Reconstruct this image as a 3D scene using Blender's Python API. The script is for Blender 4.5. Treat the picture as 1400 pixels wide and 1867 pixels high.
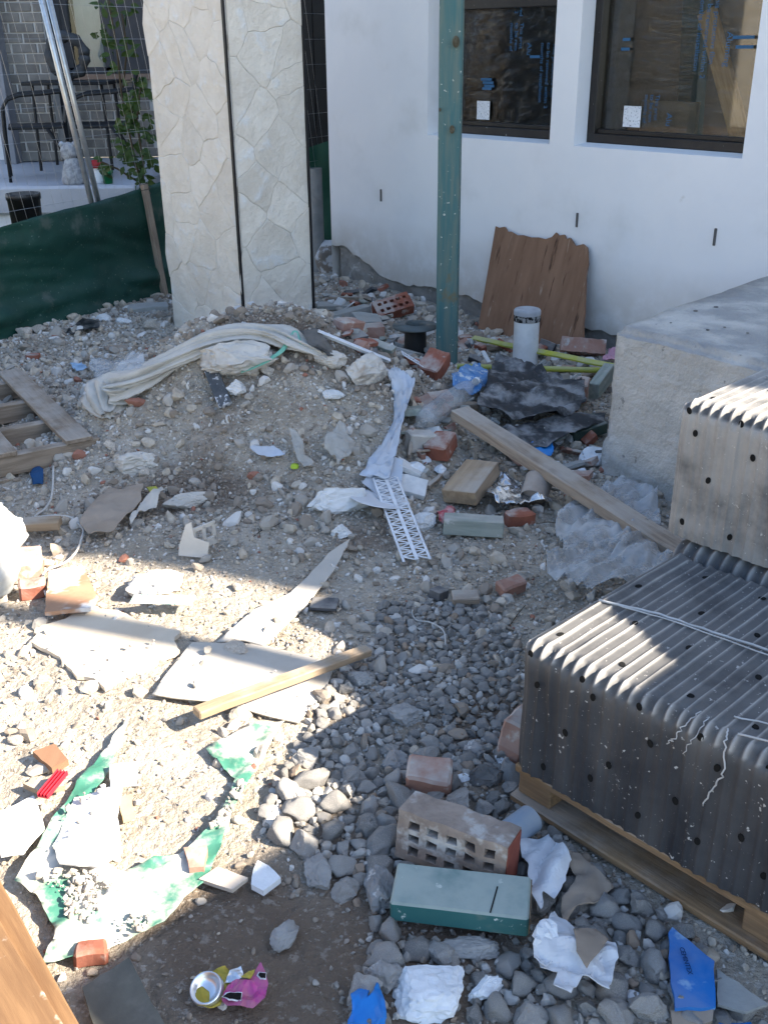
import bpy, bmesh, math, random
import numpy as np
from mathutils import Vector, Matrix, noise as mn
for o in list(bpy.data.objects): bpy.data.objects.remove(o)
SC = bpy.context.scene; COL = SC.collection
R = math.radians
random.seed(4); RNG = np.random.default_rng(7)
# ------------------------------------------------------------------ camera
FPX, TH, CH, ROLL = 1835.0, R(24.8), 1.5, R(0.6)
UX = Vector((1, 0, 0)); UU = Vector((0, math.sin(TH), math.cos(TH))); UF = Vector((0, math.cos(TH), -math.sin(TH)))
CR = UX * math.cos(ROLL) - UU * math.sin(ROLL); CU = UX * math.sin(ROLL) + UU * math.cos(ROLL)
CAMP = Vector((0, 0, CH))
cam = bpy.data.cameras.new('camera'); camo = bpy.data.objects.new('camera', cam); COL.objects.link(camo)
cam.sensor_fit = 'VERTICAL'; cam.sensor_height = 36; cam.lens = 36 * FPX / 1867; cam.clip_start = .05; cam.clip_end = 500
camo.matrix_world = Matrix(((CR.x, CU.x, -UF.x, 0), (CR.y, CU.y, -UF.y, 0), (CR.z, CU.z, -UF.z, CH), (0, 0, 0, 1)))
SC.camera = camo
# ------------------------------------------------------------------ sky, sun, exposure
SUN_EL = R(36); SAZ = Vector((.945, -.327, 0)).normalized()
SDIR = SAZ * math.cos(SUN_EL) + Vector((0, 0, math.sin(SUN_EL)))
w = bpy.data.worlds.new('World'); SC.world = w; w.use_nodes = True
sky = w.node_tree.nodes.new('ShaderNodeTexSky'); sky.sky_type = 'NISHITA'; sky.sun_disc = False
sky.sun_elevation = SUN_EL; sky.sun_rotation = math.atan2(SAZ.x, SAZ.y); sky.dust_density = .6; sky.ozone_density = 1.0
bg = w.node_tree.nodes['Background']; bg.inputs['Strength'].default_value = .10
w.node_tree.links.new(sky.outputs[0], bg.inputs[0])
sl = bpy.data.lights.new('sun', 'SUN'); sl.energy = 5.0; sl.angle = R(.6); sl.color = (1, .89, .74)
so = bpy.data.objects.new('sun', sl); COL.objects.link(so); so.rotation_euler = SDIR.to_track_quat('Z', 'Y').to_euler(); so.location = (6, -2, 8)
SC.view_settings.view_transform = 'Standard'; SC.view_settings.look = 'None'; SC.view_settings.gamma = 1
SC.view_settings.exposure = 2.05

# ------------------------------------------------------------------ helpers: rays
def ray(px, py):
    u = (px - 700) / FPX; v = -(py - 933.5) / FPX
    return UF + CR * u + CU * v
def P(px, py, z=0.0):
    d = ray(px, py); return CAMP + d * ((z - CH) / d.z)
def PY(px, py, y):
    d = ray(px, py); return CAMP + d * (y / d.y)
def PD(px, py, dep): return CAMP + ray(px, py) * dep
def onplane(px, py, p0, n):
    d = ray(px, py); return CAMP + d * ((p0 - CAMP).dot(n) / d.dot(n))

# ------------------------------------------------------------------ numpy noise
def vnoise(x, y, seed):
    xi = np.floor(x).astype(np.int64); yi = np.floor(y).astype(np.int64); fx = x - xi; fy = y - yi
    fx = fx * fx * (3 - 2 * fx); fy = fy * fy * (3 - 2 * fy)
    def h(a, b):
        n = (a * 374761393 + b * 668265263 + seed * 1442695041) & 0x7fffffff
        n = ((n ^ (n >> 13)) * 1274126177) & 0x7fffffff
        return ((n ^ (n >> 16)) & 0xffff) / 65535.0
    return (h(xi, yi) * (1 - fx) + h(xi + 1, yi) * fx) * (1 - fy) + (h(xi, yi + 1) * (1 - fx) + h(xi + 1, yi + 1) * fx) * fy
def fbm(x, y, s, oc, seed):
    r = 0; a = .5
    for i in range(oc):
        r = r + a * (vnoise(x * s, y * s, seed + i * 17) - .5); s *= 2.1; a *= .5
    return r
def gau(x, y, cx, cy, rx, ry, ang=0):
    c, s = math.cos(ang), math.sin(ang); dx, dy = x - cx, y - cy
    return np.exp(-(((dx * c + dy * s) / rx) ** 2 + ((-dx * s + dy * c) / ry) ** 2))
GX0, GX1, GY0, GY1, GS = -4.0, 3.0, .3, 8.5, .02
gx = np.arange(GX0, GX1 + GS / 2, GS); gy = np.arange(GY0, GY1 + GS / 2, GS)
XX, YY = np.meshgrid(gx, gy)
def smoothfn(x, y):
    h = .43 * gau(x, y, -.47, 4.30, .60, .60) + .13 * gau(x, y, -.12, 3.85, .42, .42) + .06 * gau(x, y, .5, 4.2, .6, .6)
    h = h + .13 * gau(x, y, -.9, 4.1, .4, .35) + .05 * gau(x, y, -.75, 2.2, .5, .6) + .03 * gau(x, y, -.5, 3.0, .5, .25)
    h = h + .05 * gau(x, y, -.1, 6.9, .5, .7) + .035 * fbm(x, y, 1.3, 2, 3)
    return h
edge = np.clip(np.minimum(np.minimum(XX - GX0, GX1 - XX), np.minimum(YY - GY0, GY1 - YY)) / .5, 0, 1)
HS = smoothfn(XX, YY) * edge
mound = np.clip(gau(XX, YY, -.4, 4.1, .8, .8) * 1.4, 0, 1)
dirt = gau(XX, YY, -.2, 1.35, .36, .34)
HG = HS + edge * (.05 * fbm(XX, YY, 5, 3, 11) * (.7 + .9 * mound) * (1 - .7 * dirt) + .03 * fbm(XX, YY, 17, 3, 23) * (.5 + mound) * (1 - .6 * dirt))
def bil(A, x, y):
    i = (x - GX0) / GS; j = (y - GY0) / GS
    if i < 0 or j < 0 or i >= len(gx) - 1 or j >= len(gy) - 1: return 0.0
    a, b = int(i), int(j); fi, fj = i - a, j - b
    return float((A[b, a] * (1 - fi) + A[b, a + 1] * fi) * (1 - fj) + (A[b + 1, a] * (1 - fi) + A[b + 1, a + 1] * fi) * fj)
def hf(x, y): return bil(HG, x, y)
def hs(x, y): return bil(HS, x, y)
def bilv(A, x, y):
    i = np.clip((x - GX0) / GS, 0, len(gx) - 1.001); j = np.clip((y - GY0) / GS, 0, len(gy) - 1.001)
    a = i.astype(int); b = j.astype(int); fi = i - a; fj = j - b
    return (A[b, a] * (1 - fi) + A[b, a + 1] * fi) * (1 - fj) + (A[b + 1, a] * (1 - fi) + A[b + 1, a + 1] * fi) * fj
def G(px, py, lift=0.0):
    "first point where the sight line through a pixel meets the smooth ground"
    d = ray(px, py).normalized(); t = 1.0; prev = t
    while t < 14:
        q = CAMP + d * t
        if q.z <= hs(q.x, q.y) + lift: break
        prev = t; t += .03
    lo, hi = prev, t
    for _ in range(14):
        m = (lo + hi) / 2; q = CAMP + d * m
        if q.z <= hs(q.x, q.y) + lift: hi = m
        else: lo = m
    return CAMP + d * hi

# ------------------------------------------------------------------ materials
MATS = {}
def mat(name, c1, c2=None, sc=8, rough=.85, bump=.25, bsc=45, spots=(), dust=None, metal=0, stretch=(1, 1, 1), rand=0, attr=None, contrast=(.35, .65), alpha=None, transl=0, spec=.3, bdist=.004, dattr=None, attr_last=0):
    if name in MATS: return MATS[name]
    m = bpy.data.materials.new(name); m.use_nodes = True; nt = m.node_tree; N = nt.nodes; L = nt.links
    b = N['Principled BSDF']; c2 = c2 or tuple(v * .75 for v in c1)
    def nn(t): return N.new(t)
    tc = nn('ShaderNodeTexCoord'); oi = nn('ShaderNodeObjectInfo')
    mul = nn('ShaderNodeMath'); mul.operation = 'MULTIPLY'; mul.inputs[1].default_value = 37.0; L.new(oi.outputs['Random'], mul.inputs[0])
    add = nn('ShaderNodeVectorMath'); add.operation = 'ADD'; L.new(tc.outputs['Object'], add.inputs[0]); L.new(mul.outputs[0], add.inputs[1])
    mp = nn('ShaderNodeMapping'); mp.inputs['Scale'].default_value = stretch; L.new(add.outputs[0], mp.inputs[0])
    def noise(s, det=5, vec=mp, dist=0.0):
        n = nn('ShaderNodeTexNoise'); n.inputs['Scale'].default_value = s; n.inputs['Detail'].default_value = det; n.inputs['Roughness'].default_value = .62
        n.inputs['Distortion'].default_value = dist; L.new(vec.outputs[0], n.inputs['Vector']); return n.outputs['Fac']
    def ss(fac, a, c):
        r = nn('ShaderNodeMapRange'); r.interpolation_type = 'SMOOTHSTEP'; r.inputs['From Min'].default_value = a; r.inputs['From Max'].default_value = c; L.new(fac, r.inputs['Value']); return r.outputs[0]
    def mix(f, a, c):
        x = nn('ShaderNodeMix'); x.data_type = 'RGBA'
        for s, v in ((0, f), (6, a), (7, c)):
            if hasattr(v, 'is_linked'): L.new(v, x.inputs[s])
            else: x.inputs[s].default_value = v if s == 0 else (*v[:3], 1)
        return x.outputs[2]
    f1 = noise(sc, 6, mp, .3)
    col = mix(ss(f1, *contrast), c1, c2)
    if attr:
        at = nn('ShaderNodeAttribute'); at.attribute_name = attr[0]
        for k, (c, a, e) in enumerate(attr[1:]):
            col = mix(ss(at.outputs['Fac'], a, e), col, c)
    for (c, s, a, e, *st_) in spots: col = mix(ss(noise(s, 4, mp if st_ else add), a, e), col, c)
    if attr_last:
        r2 = nn('ShaderNodeMapRange'); L.new(at.outputs['Fac'], r2.inputs['Value']); r2.inputs['From Min'].default_value = attr[1][1]; r2.inputs['To Max'].default_value = attr_last; col = mix(r2.outputs[0], col, attr[1][0])
    if rand:
        hv = nn('ShaderNodeHueSaturation'); rr = nn('ShaderNodeMapRange'); L.new(oi.outputs['Random'], rr.inputs['Value'])
        rr.inputs['To Min'].default_value = 1 - rand; rr.inputs['To Max'].default_value = 1 + rand
        L.new(rr.outputs[0], hv.inputs['Value']); L.new(col, hv.inputs['Color']); col = hv.outputs[0]
    if dust:
        geo = nn('ShaderNodeNewGeometry'); sx = nn('ShaderNodeSeparateXYZ'); L.new(geo.outputs['Normal'], sx.inputs[0])
        up = ss(sx.outputs['Z'], -.2, .8); dn = ss(noise(dust[2], 6, add), dust[3], dust[4])
        mm = nn('ShaderNodeMath'); mm.operation = 'MULTIPLY'; L.new(up, mm.inputs[0]); L.new(dn, mm.inputs[1])
        m3 = nn('ShaderNodeMath'); m3.operation = 'MULTIPLY'; L.new(mm.outputs[0], m3.inputs[0]); m3.inputs[1].default_value = dust[1]
        fac = m3.outputs[0]
        col = mix(fac, col, dust[0])
    if dattr:
        a2 = nn('ShaderNodeAttribute'); a2.attribute_name = dattr[0]; nz = ss(noise(9, 5, add), .05, .62)
        m4 = nn('ShaderNodeMath'); m4.operation = 'MULTIPLY'; L.new(a2.outputs['Fac'], m4.inputs[0]); L.new(nz, m4.inputs[1]); col = mix(m4.outputs[0], col, dattr[1])
    L.new(col, b.inputs['Base Color']); b.inputs['Roughness'].default_value = rough; b.inputs['Metallic'].default_value = metal
    b.inputs['Specular IOR Level'].default_value = spec
    if bump:
        bp = nn('ShaderNodeBump'); bp.inputs['Strength'].default_value = bump; bp.inputs['Distance'].default_value = bdist
        L.new(noise(bsc, 6), bp.inputs['Height']); L.new(bp.outputs[0], b.inputs['Normal'])
    out = N['Material Output']; sh = b.outputs[0]
    if transl:
        tr = nn('ShaderNodeBsdfTranslucent'); L.new(col, tr.inputs['Color']); ms = nn('ShaderNodeMixShader'); ms.inputs[0].default_value = transl
        L.new(sh, ms.inputs[1]); L.new(tr.outputs[0], ms.inputs[2]); sh = ms.outputs[0]
    if alpha is not None:
        tp = nn('ShaderNodeBsdfTransparent'); ms = nn('ShaderNodeMixShader')
        an = nn('ShaderNodeMapRange'); an.inputs['From Min'].default_value = .35; an.inputs['From Max'].default_value = .65
        an.inputs['To Min'].default_value = alpha[0]; an.inputs['To Max'].default_value = alpha[1]; L.new(noise(alpha[2], 4), an.inputs['Value'])
        L.new(an.outputs[0], ms.inputs[0]); L.new(tp.outputs[0], ms.inputs[1]); L.new(sh, ms.inputs[2]); sh = ms.outputs[0]
    L.new(sh, out.inputs['Surface'])
    MATS[name] = m; return m
DUST = (.44, .41, .37)
def D(a=.7, s=6, lo=.35, hi=.6, c=DUST): return (c, a, s, lo, hi)

# ------------------------------------------------------------------ mesh helpers
def mk(name, vf, m, parent=None, smooth=False, label=None, cat=None, group=None, kind=None, mw=None, attrs=None):
    me = bpy.data.meshes.new(name); me.from_pydata([tuple(v) for v in vf[0]], [], vf[1]); me.update()
    if smooth: me.polygons.foreach_set('use_smooth', [True] * len(me.polygons))
    if attrs:
        for k, arr in attrs.items():
            a = me.attributes.new(k, 'FLOAT', 'POINT'); a.data.foreach_set('value', np.asarray(arr, dtype=np.float32))
    if m: me.materials.append(m)
    return link(name, me, parent, label, cat, group, kind, mw)
def link(name, me, parent=None, label=None, cat=None, group=None, kind=None, mw=None):
    o = bpy.data.objects.new(name, me); COL.objects.link(o)
    if parent: o.parent = parent
    if mw is not None: o.matrix_local = mw
    tag(o, label, cat, group, kind); return o
def tag(o, label=None, cat=None, group=None, kind=None):
    if label: o['label'] = label
    if cat: o['category'] = cat
    if group: o['group'] = group
    if kind: o['kind'] = kind
    return o
def empty(name, loc, label, cat, group=None, mw=None):
    o = bpy.data.objects.new(name, None); COL.objects.link(o); o.empty_display_size = .1
    if mw is not None: o.matrix_world = mw
    else: o.location = loc
    return tag(o, label, cat, group)
def bm2(bm):
    bm.verts.ensure_lookup_table(); bm.verts.index_update()
    r = ([v.co.copy() for v in bm.verts], [[v.index for v in f.verts] for f in bm.faces]); bm.free(); return r
def box(l, w_, h, bev=0.0, cuts=0, amp=0.0, seed=0, nsc=9, at=(0, 0, 0), seg=1):
    bm = bmesh.new(); bmesh.ops.create_cube(bm, size=1)
    for v in bm.verts: v.co = Vector((v.co.x * l, v.co.y * w_, v.co.z * h))
    if bev: bmesh.ops.bevel(bm, geom=list(bm.edges), offset=bev, segments=seg, affect='EDGES', profile=.6)
    if cuts:
        step = max(l, w_, h) / cuts
        for ax in range(3):
            ln = (l, w_, h)[ax]; n = max(1, int(round(ln / step)))
            for k in range(1, n):
                nrm = [0, 0, 0]; nrm[ax] = 1; co = [0, 0, 0]; co[ax] = -ln / 2 + ln * k / n
                bmesh.ops.bisect_plane(bm, geom=list(bm.verts) + list(bm.edges) + list(bm.faces), plane_co=co, plane_no=nrm)
    if amp:
        s = Vector((seed * 3.7, seed * 1.3, seed * 7.1))
        for v in bm.verts: v.co += Vector((mn.noise(v.co * nsc + s), mn.noise(v.co * nsc + s + Vector((9, 0, 0))), mn.noise(v.co * nsc + s + Vector((0, 9, 0))))) * amp
    for v in bm.verts: v.co += Vector(at)
    return bm2(bm)
def join(*parts):
    V, Fc = [], []
    for v, f in parts:
        n = len(V); V += list(v); Fc += [[i + n for i in q] for q in f]
    return V, Fc
def xf(vf, M): return [M @ Vector(v) for v in vf[0]], vf[1]
def tube(pts, r, n=8, close=True, radii=None):
    pts = [Vector(p) for p in pts]; V, Fc = [], []; up = Vector((0, 0, 1))
    prev = None
    for i, p in enumerate(pts):
        d = (pts[min(i + 1, len(pts) - 1)] - pts[max(i - 1, 0)]).normalized()
        a = prev if prev is not None else (up if abs(d.z) < .9 else Vector((1, 0, 0)))
        a = (a - d * a.dot(d)).normalized(); prev = a; b = d.cross(a); rr = radii[i] if radii else r
        for k in range(n):
            t = 2 * math.pi * k / n; V.append(p + (a * math.cos(t) + b * math.sin(t)) * rr)
    for i in range(len(pts) - 1):
        for k in range(n):
            q = (k + 1) % n; Fc.append([i * n + k, i * n + q, (i + 1) * n + q, (i + 1) * n + k])
    if close: Fc.append(list(range(n))[::-1]); Fc.append([(len(pts) - 1) * n + k for k in range(n)])
    return V, Fc
def lathe(prof, n=24):
    V, Fc = [], []
    for (r, z) in prof:
        for k in range(n):
            t = 2 * math.pi * k / n; V.append(Vector((r * math.cos(t), r * math.sin(t), z)))
    for i in range(len(prof) - 1):
        for k in range(n):
            q = (k + 1) % n; Fc.append([i * n + k, i * n + q, (i + 1) * n + q, (i + 1) * n + k])
    return V, Fc
def prism(poly, t, bev=0.0):
    bm = bmesh.new(); vs = [bm.verts.new((p[0], p[1], 0)) for p in poly]; f = bm.faces.new(vs)
    if f.normal.z < 0: f.normal_flip()
    r = bmesh.ops.extrude_face_region(bm, geom=[f])
    for e in r['geom']:
        if isinstance(e, bmesh.types.BMVert): e.co.z += t
    bmesh.ops.recalc_face_normals(bm, faces=list(bm.faces))
    if bev: bmesh.ops.bevel(bm, geom=list(bm.edges), offset=bev, segments=1, affect='EDGES')
    return bm2(bm)
def rock(seed, sub=2, amp=.25, planes=6, sq=(1, 1, .75), cut=.72, fine=.05):
    rr = random.Random(seed); bm = bmesh.new(); bmesh.ops.create_icosphere(bm, subdivisions=sub, radius=1)
    s = Vector((seed * 2.31, seed * 5.7, seed * 1.9)); pl = []
    for _ in range(planes):
        n = Vector((rr.gauss(0, 1), rr.gauss(0, 1), rr.gauss(0, 1))).normalized(); pl.append((n, cut + rr.random() * .25))
    for v in bm.verts:
        d = v.co.normalized(); c = d * (1 + amp * mn.noise(d * 1.3 + s))
        for n, k in pl:
            e = c.dot(n) - k
            if e > 0: c -= n * e
        c += d * fine * (mn.noise(d * 5 + s) + .6 * mn.noise(d * 11 + s) + .4 * mn.noise(d * 23 + s))
        v.co = Vector((c.x * sq[0], c.y * sq[1], c.z * sq[2]))
    return bm2(bm)
def frame(p, x, up=Vector((0, 0, 1)), roll=0.0):
    x = Vector(x).normalized(); up = Vector(up); z = (up - x * up.dot(x)).normalized(); y = z.cross(x)
    M = Matrix(((x.x, y.x, z.x, p[0]), (x.y, y.y, z.y, p[1]), (x.z, y.z, z.z, p[2]), (0, 0, 0, 1)))
    return M @ Matrix.Rotation(roll, 4, 'X') if roll else M
def plank(name, label, cat, a, b, wd, th, m, lift=0.0, lift2=None, roll=0.0, bev=.003, amp=.002, cuts=12, seed=1, group=None, parent=None):
    "a timber lying between two ground points given as picture points"
    A = G(*a); B = G(*b); lift2 = lift if lift2 is None else lift2
    A.z = hs(A.x, A.y) + th / 2 + lift; B.z = hs(B.x, B.y) + th / 2 + lift2
    return mk(name, box((B - A).length, wd, th, bev, cuts, amp, seed), m, parent, False, label, cat, group, mw=frame((A + B) / 2, B - A, roll=roll))
def gplane(pts):
    A = np.array([[p.x, p.y, 1] for p in pts]); z = np.array([p.z for p in pts]); return np.linalg.lstsq(A, z, rcond=None)[0]
def shard(name, label, cat, px, th, m, lift=.008, tilt=(0, 0), bev=.0, group=None, amp=0, seed=0, jag=.004):
    "a rigid flat piece whose outline is given by picture points, lying on the ground"
    pts = [G(*p, lift + th) for p in px]
    if jag:
        o2 = []
        for i, p in enumerate(pts):
            q = pts[(i + 1) % len(pts)]; n = max(1, int((q - p).length / .018))
            for k in range(n):
                c = p.lerp(q, k / n); j = jag if k else 0; o2.append(c + Vector((mn.noise(c * 47 + Vector((seed, 3, 0))), mn.noise(c * 47 + Vector((9, seed, 0))), 0)) * j)
        pts = o2
    for p in pts: p.z = hs(p.x, p.y)
    a, b, c = gplane(pts); a += tilt[0]; b += tilt[1]
    cx = sum(p.x for p in pts) / len(pts); cy = sum(p.y for p in pts) / len(pts)
    z0 = max(hs(p.x, p.y) - (a * (p.x - cx) + b * (p.y - cy)) for p in pts) if False else sum(p.z for p in pts) / len(pts)
    vf = prism([(p.x - cx, p.y - cy) for p in pts], th, bev)
    o = mk(name, ([Vector((v.x, v.y, v.z + a * v.x + b * v.y + (amp * mn.noise(Vector((v.x * 8 + seed, v.y * 8, seed))) if amp else 0))) for v in vf[0]], vf[1]), m, None, False, label, cat, group)
    o.location = (cx, cy, z0 + lift); return o
def inpoly(x, y, poly):
    r = False; j = len(poly) - 1
    for i in range(len(poly)):
        if (poly[i][1] > y) != (poly[j][1] > y) and x < (poly[j][0] - poly[i][0]) * (y - poly[i][1]) / (poly[j][1] - poly[i][1]) + poly[i][0]: r = not r
        j = i
    return r
def inpolyv(x, y, poly):
    r = np.zeros(x.shape, bool); j = len(poly) - 1
    for i in range(len(poly)):
        xi, yi, xj, yj = poly[i][0], poly[i][1], poly[j][0], poly[j][1]
        c = ((yi > y) != (yj > y)) & (x < (xj - xi) * (y - yi) / ((yj - yi) or 1e-9) + xi); r ^= c; j = i
    return r
def drape(name, label, cat, px, m, step=.02, off=.015, amp=.012, nsc=7, seed=1, th=.0015, jag=.0, curl=None, group=None, smooth=True, fold=0.0, fang=.6):
    "a limp sheet: outline from picture points, resting on the ground with folds of its own"
    pts = [G(*p, off) for p in px]; out = []
    for i, p in enumerate(pts):
        q = pts[(i + 1) % len(pts)]; n = max(1, int((q - p).length / (step * 1.2)))
        for k in range(n):
            c = p.lerp(q, k / n); j = jag if k else 0
            out.append(Vector((c.x + j * mn.noise(c * 31 + Vector((seed, 0, 0))), c.y + j * mn.noise(c * 29 + Vector((0, seed, 0))), 0)))
    bm = bmesh.new(); f = bm.faces.new([bm.verts.new(v) for v in out]); f.normal_update(); bmesh.ops.triangulate(bm, faces=[f], ngon_method='EAR_CLIP')
    for ax in (0, 1):
        lo = min(v[ax] for v in out); hi = max(v[ax] for v in out); k = lo + step
        while k < hi:
            n = Vector((0, 0, 0)); n[ax] = 1; c = Vector((0, 0, 0)); c[ax] = k
            bmesh.ops.bisect_plane(bm, geom=list(bm.verts) + list(bm.edges) + list(bm.faces), plane_co=c, plane_no=n, dist=1e-5); k += step
    cx = sum(v.x for v in out) / len(out); cy = sum(v.y for v in out) / len(out); cz = hs(cx, cy)
    for v in bm.verts:
        x, y = v.co.x, v.co.y; s = Vector((x * nsc, y * nsc, seed * 3.3))
        z = max(hs(x, y), hf(x, y) - .01) + off + amp * (mn.noise(s) + .5 * abs(mn.noise(s * 2.3)) + .25 * mn.noise(s * 5.1)) + (curl(x - cx, y - cy) if curl else 0) + (fold * (abs(mn.noise(Vector(((x * math.cos(fang) + y * math.sin(fang)) * 5 + .15 * mn.noise(s), (y * math.cos(fang) - x * math.sin(fang)) * 22, seed)))) + .6 * abs(mn.noise(Vector(((x * math.sin(fang) + y * math.cos(fang)) * 6, (y * math.sin(fang) - x * math.cos(fang)) * 30, seed + 4))))) if fold else 0)
        v.co = Vector((x - cx + amp * .3 * mn.noise(s * 1.7), y - cy + amp * .3 * mn.noise(s * 1.9 + Vector((5, 5, 5))), z - cz))
    bmesh.ops.recalc_face_normals(bm, faces=list(bm.faces))
    o = mk(name, bm2(bm), m, None, smooth, label, cat, group); o.location = (cx, cy, cz)
    md = o.modifiers.new('thickness', 'SOLIDIFY'); md.thickness = th; return o
def textmesh(s, size, m, name='lettering', parent=None, mw=None, thick=.0004):
    cu = bpy.data.curves.new('t', 'FONT'); cu.body = s; cu.size = size; cu.extrude = thick; cu.resolution_u = 2
    ob = bpy.data.objects.new('t', cu); COL.objects.link(ob); dg = bpy.context.evaluated_depsgraph_get(); dg.update()
    me = bpy.data.meshes.new_from_object(ob.evaluated_get(dg)); bpy.data.objects.remove(ob); me.name = name; me.materials.clear(); me.materials.append(m)
    return link(name, me, parent, mw=mw)
def copytree(o, parent=None):
    c = o.copy(); COL.objects.link(c); c.parent = parent
    for ch in o.children: copytree(ch, c)
    return c
# ================================================================== GROUND
nx, ny = len(gx), len(gy)
gv = np.stack([XX.ravel(), YY.ravel(), HG.ravel()], 1)
ii = (np.arange(ny - 1)[:, None] * nx + np.arange(nx - 1)[None, :]).ravel()
gf = np.stack([ii, ii + 1, ii + nx + 1, ii + nx], 1).tolist()
gravel_px = [(575, 1290), (670, 1190), (700, 1110), (860, 1090), (945, 1170), (950, 1400), (1000, 1500), (1230, 1690), (1400, 1867), (640, 1867), (690, 1700), (560, 1560), (470, 1500), (540, 1370)]
GRAV = [tuple(P(*p)[:2]) for p in gravel_px]
LITP = [tuple(P(*p)[:2]) for p in [(-200, 960), (180, 1000), (560, 1070), (480, 1180), (600, 1230), (440, 1430), (400, 1600), (90, 1770), (-200, 1700)]]
brown = np.clip(.72 * gau(XX, YY, -.30, 4.10, .7, .5) + 1.0 * gau(XX, YY, -.18, 1.25, .42, .42) + .7 * gau(XX, YY, -.75, 3.35, .5, .16) + .8 * gau(XX, YY, -.05, 3.0, .2, .15) + .6 * gau(XX, YY, .3, 1.95, .2, .2) + .5 * gau(XX, YY, -1.6, 6.6, .6, .5)
    + .35 * inpolyv(XX, YY, GRAV) + 1.1 * fbm(XX, YY, 3, 4, 41), 0, 1)
grass = np.clip(gau(XX, YY, -2.4, 6.0, .7, .35), 0, 1)
base = len(gv)
big = [(-90, -60), (GX0, GY0), (GX1, GY0), (90, -60), (GX1, GY1), (90, 120), (GX0, GY1), (-90, 120)]
gvl = gv.tolist() + [[a, b, 0] for a, b in big]
B0 = base
gf += [[B0 + 0, B0 + 3, B0 + 2, B0 + 1], [B0 + 3, B0 + 5, B0 + 4, B0 + 2], [B0 + 5, B0 + 7, B0 + 6, B0 + 4], [B0 + 7, B0 + 0, B0 + 1, B0 + 6]]
m_ground = mat('dusty_ground', (.46, .405, .335), (.34, .295, .235), sc=5, rough=.95, bump=1, bsc=42, bdist=.03, spots=[((.55, .51, .45), 45, .56, .66), ((.24, .20, .16), 22, .6, .7), ((.58, .55, .50), 110, .6, .68)],
               attr=('brown', ((.175, .132, .098), .40, 1.0)), attr_last=.75)
ground = mk('ground', (gvl, gf), m_ground, None, True, None, None, None, 'structure', attrs={'brown': np.concatenate([brown.ravel(), np.zeros(8)])})

# ================================================================== HOUSE
WP = P(870, 545, .11); WD = Vector((.662, -.749, 0)).normalized(); WN = Vector((WD.y, -WD.x, 0))   # outward, towards the yard
if WN.y > 0: WN = -WN
W0 = onplane(606, 480, WP, WN); W0.z = 0
WM = Matrix(((WD.x, -WN.x, 0, W0.x), (WD.y, -WN.y, 0, W0.y), (0, 0, 1, 0), (0, 0, 0, 1)))   # local: x along wall, y into the house, z up
WMI = WM.inverted()
def WL(px, py): q = WMI @ onplane(px, py, WP, WN); return q.x, q.z
HEND = (WMI @ Vector((5.22, .64, 0))).x; HTOP = 6.6
m_render = mat('white_render', (.80, .80, .80), (.76, .765, .775), sc=1.6, rough=.9, bump=.25, bsc=18, bdist=.004, spots=[((.68, .68, .67), 2.2, .5, .8), ((.66, .64, .61), 9, .70, .8)], dattr=('splash', (.52, .48, .42)))
m_footing = mat('raw_concrete', (.30, .29, .27), (.20, .19, .175), sc=9, bump=.8, bsc=40, bdist=.01, spots=[((.45, .44, .42), 14, .58, .7)])
m_frame = mat('dark_bronze_frame', (.022, .02, .019), (.03, .027, .025), rough=.4, bump=.05, spots=[((.55, .55, .55), 60, .70, .74)])
m_slot = mat('slot_grey', (.12, .115, .11), rough=.9)
house = empty('rendered_house', W0, 'white rendered house with two film covered windows behind the rubble', 'house', mw=WM)
(l0, zs0), (l1, zs1) = WL(779, 251), WL(1001, 263); (r0, zr0), (r1, zr1) = WL(1045, 267), WL(1352, 288)
ZS = (zs1 + zr0 + zr1) / 3; ZT = 2.25; RV = .105
wins = [(l0, l1), (r0, r1)]
xs = [0, l0, l1, r0, r1, HEND]
V, Fc = [], []
def q4(a, b, c, d):
    n = len(V); V.extend([a, b, c, d]); Fc.append([n, n + 1, n + 2, n + 3])
NB = 160; bx_ = [HEND * .62 * i / NB for i in range(NB)] + [HEND * .62 + (HEND * .38) * i / 10 for i in range(11)]
def zb(x): return .13 + .05 * mn.noise(Vector((x * 2.2, 1, 0))) + .03 * mn.noise(Vector((x * 11, 2, 0))) + .012 * mn.noise(Vector((x * 45, 3, 0))) - .02 * x + .13 * math.exp(-(x / .35) ** 2)
for i in range(len(bx_) - 1):
    a, b = bx_[i], bx_[i + 1]; q4((a, 0, zb(a)), (b, 0, zb(b)), (b, 0, .5), (a, 0, .5)); q4((a, .02, zb(a)), (b, .02, zb(b)), (b, 0, zb(b)), (a, 0, zb(a)))
for i in range(5):
    a, b = xs[i], xs[i + 1]
    if i in (1, 3):
        q4((a, 0, .5), (b, 0, .5), (b, 0, ZS), (a, 0, ZS)); q4((a, 0, ZT), (b, 0, ZT), (b, 0, HTOP), (a, 0, HTOP))
        q4((a, 0, ZS), (b, 0, ZS), (b, RV, ZS + .012), (a, RV, ZS + .012)); q4((a, RV, ZT), (b, RV, ZT), (b, 0, ZT), (a, 0, ZT))
        q4((a, 0, ZT), (a, 0, ZS), (a, RV, ZS + .012), (a, RV, ZT)); q4((b, 0, ZS), (b, 0, ZT), (b, RV, ZT), (b, RV, ZS + .012))
    else: q4((a, 0, .5), (b, 0, .5), (b, 0, HTOP), (a, 0, HTOP))
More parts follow.
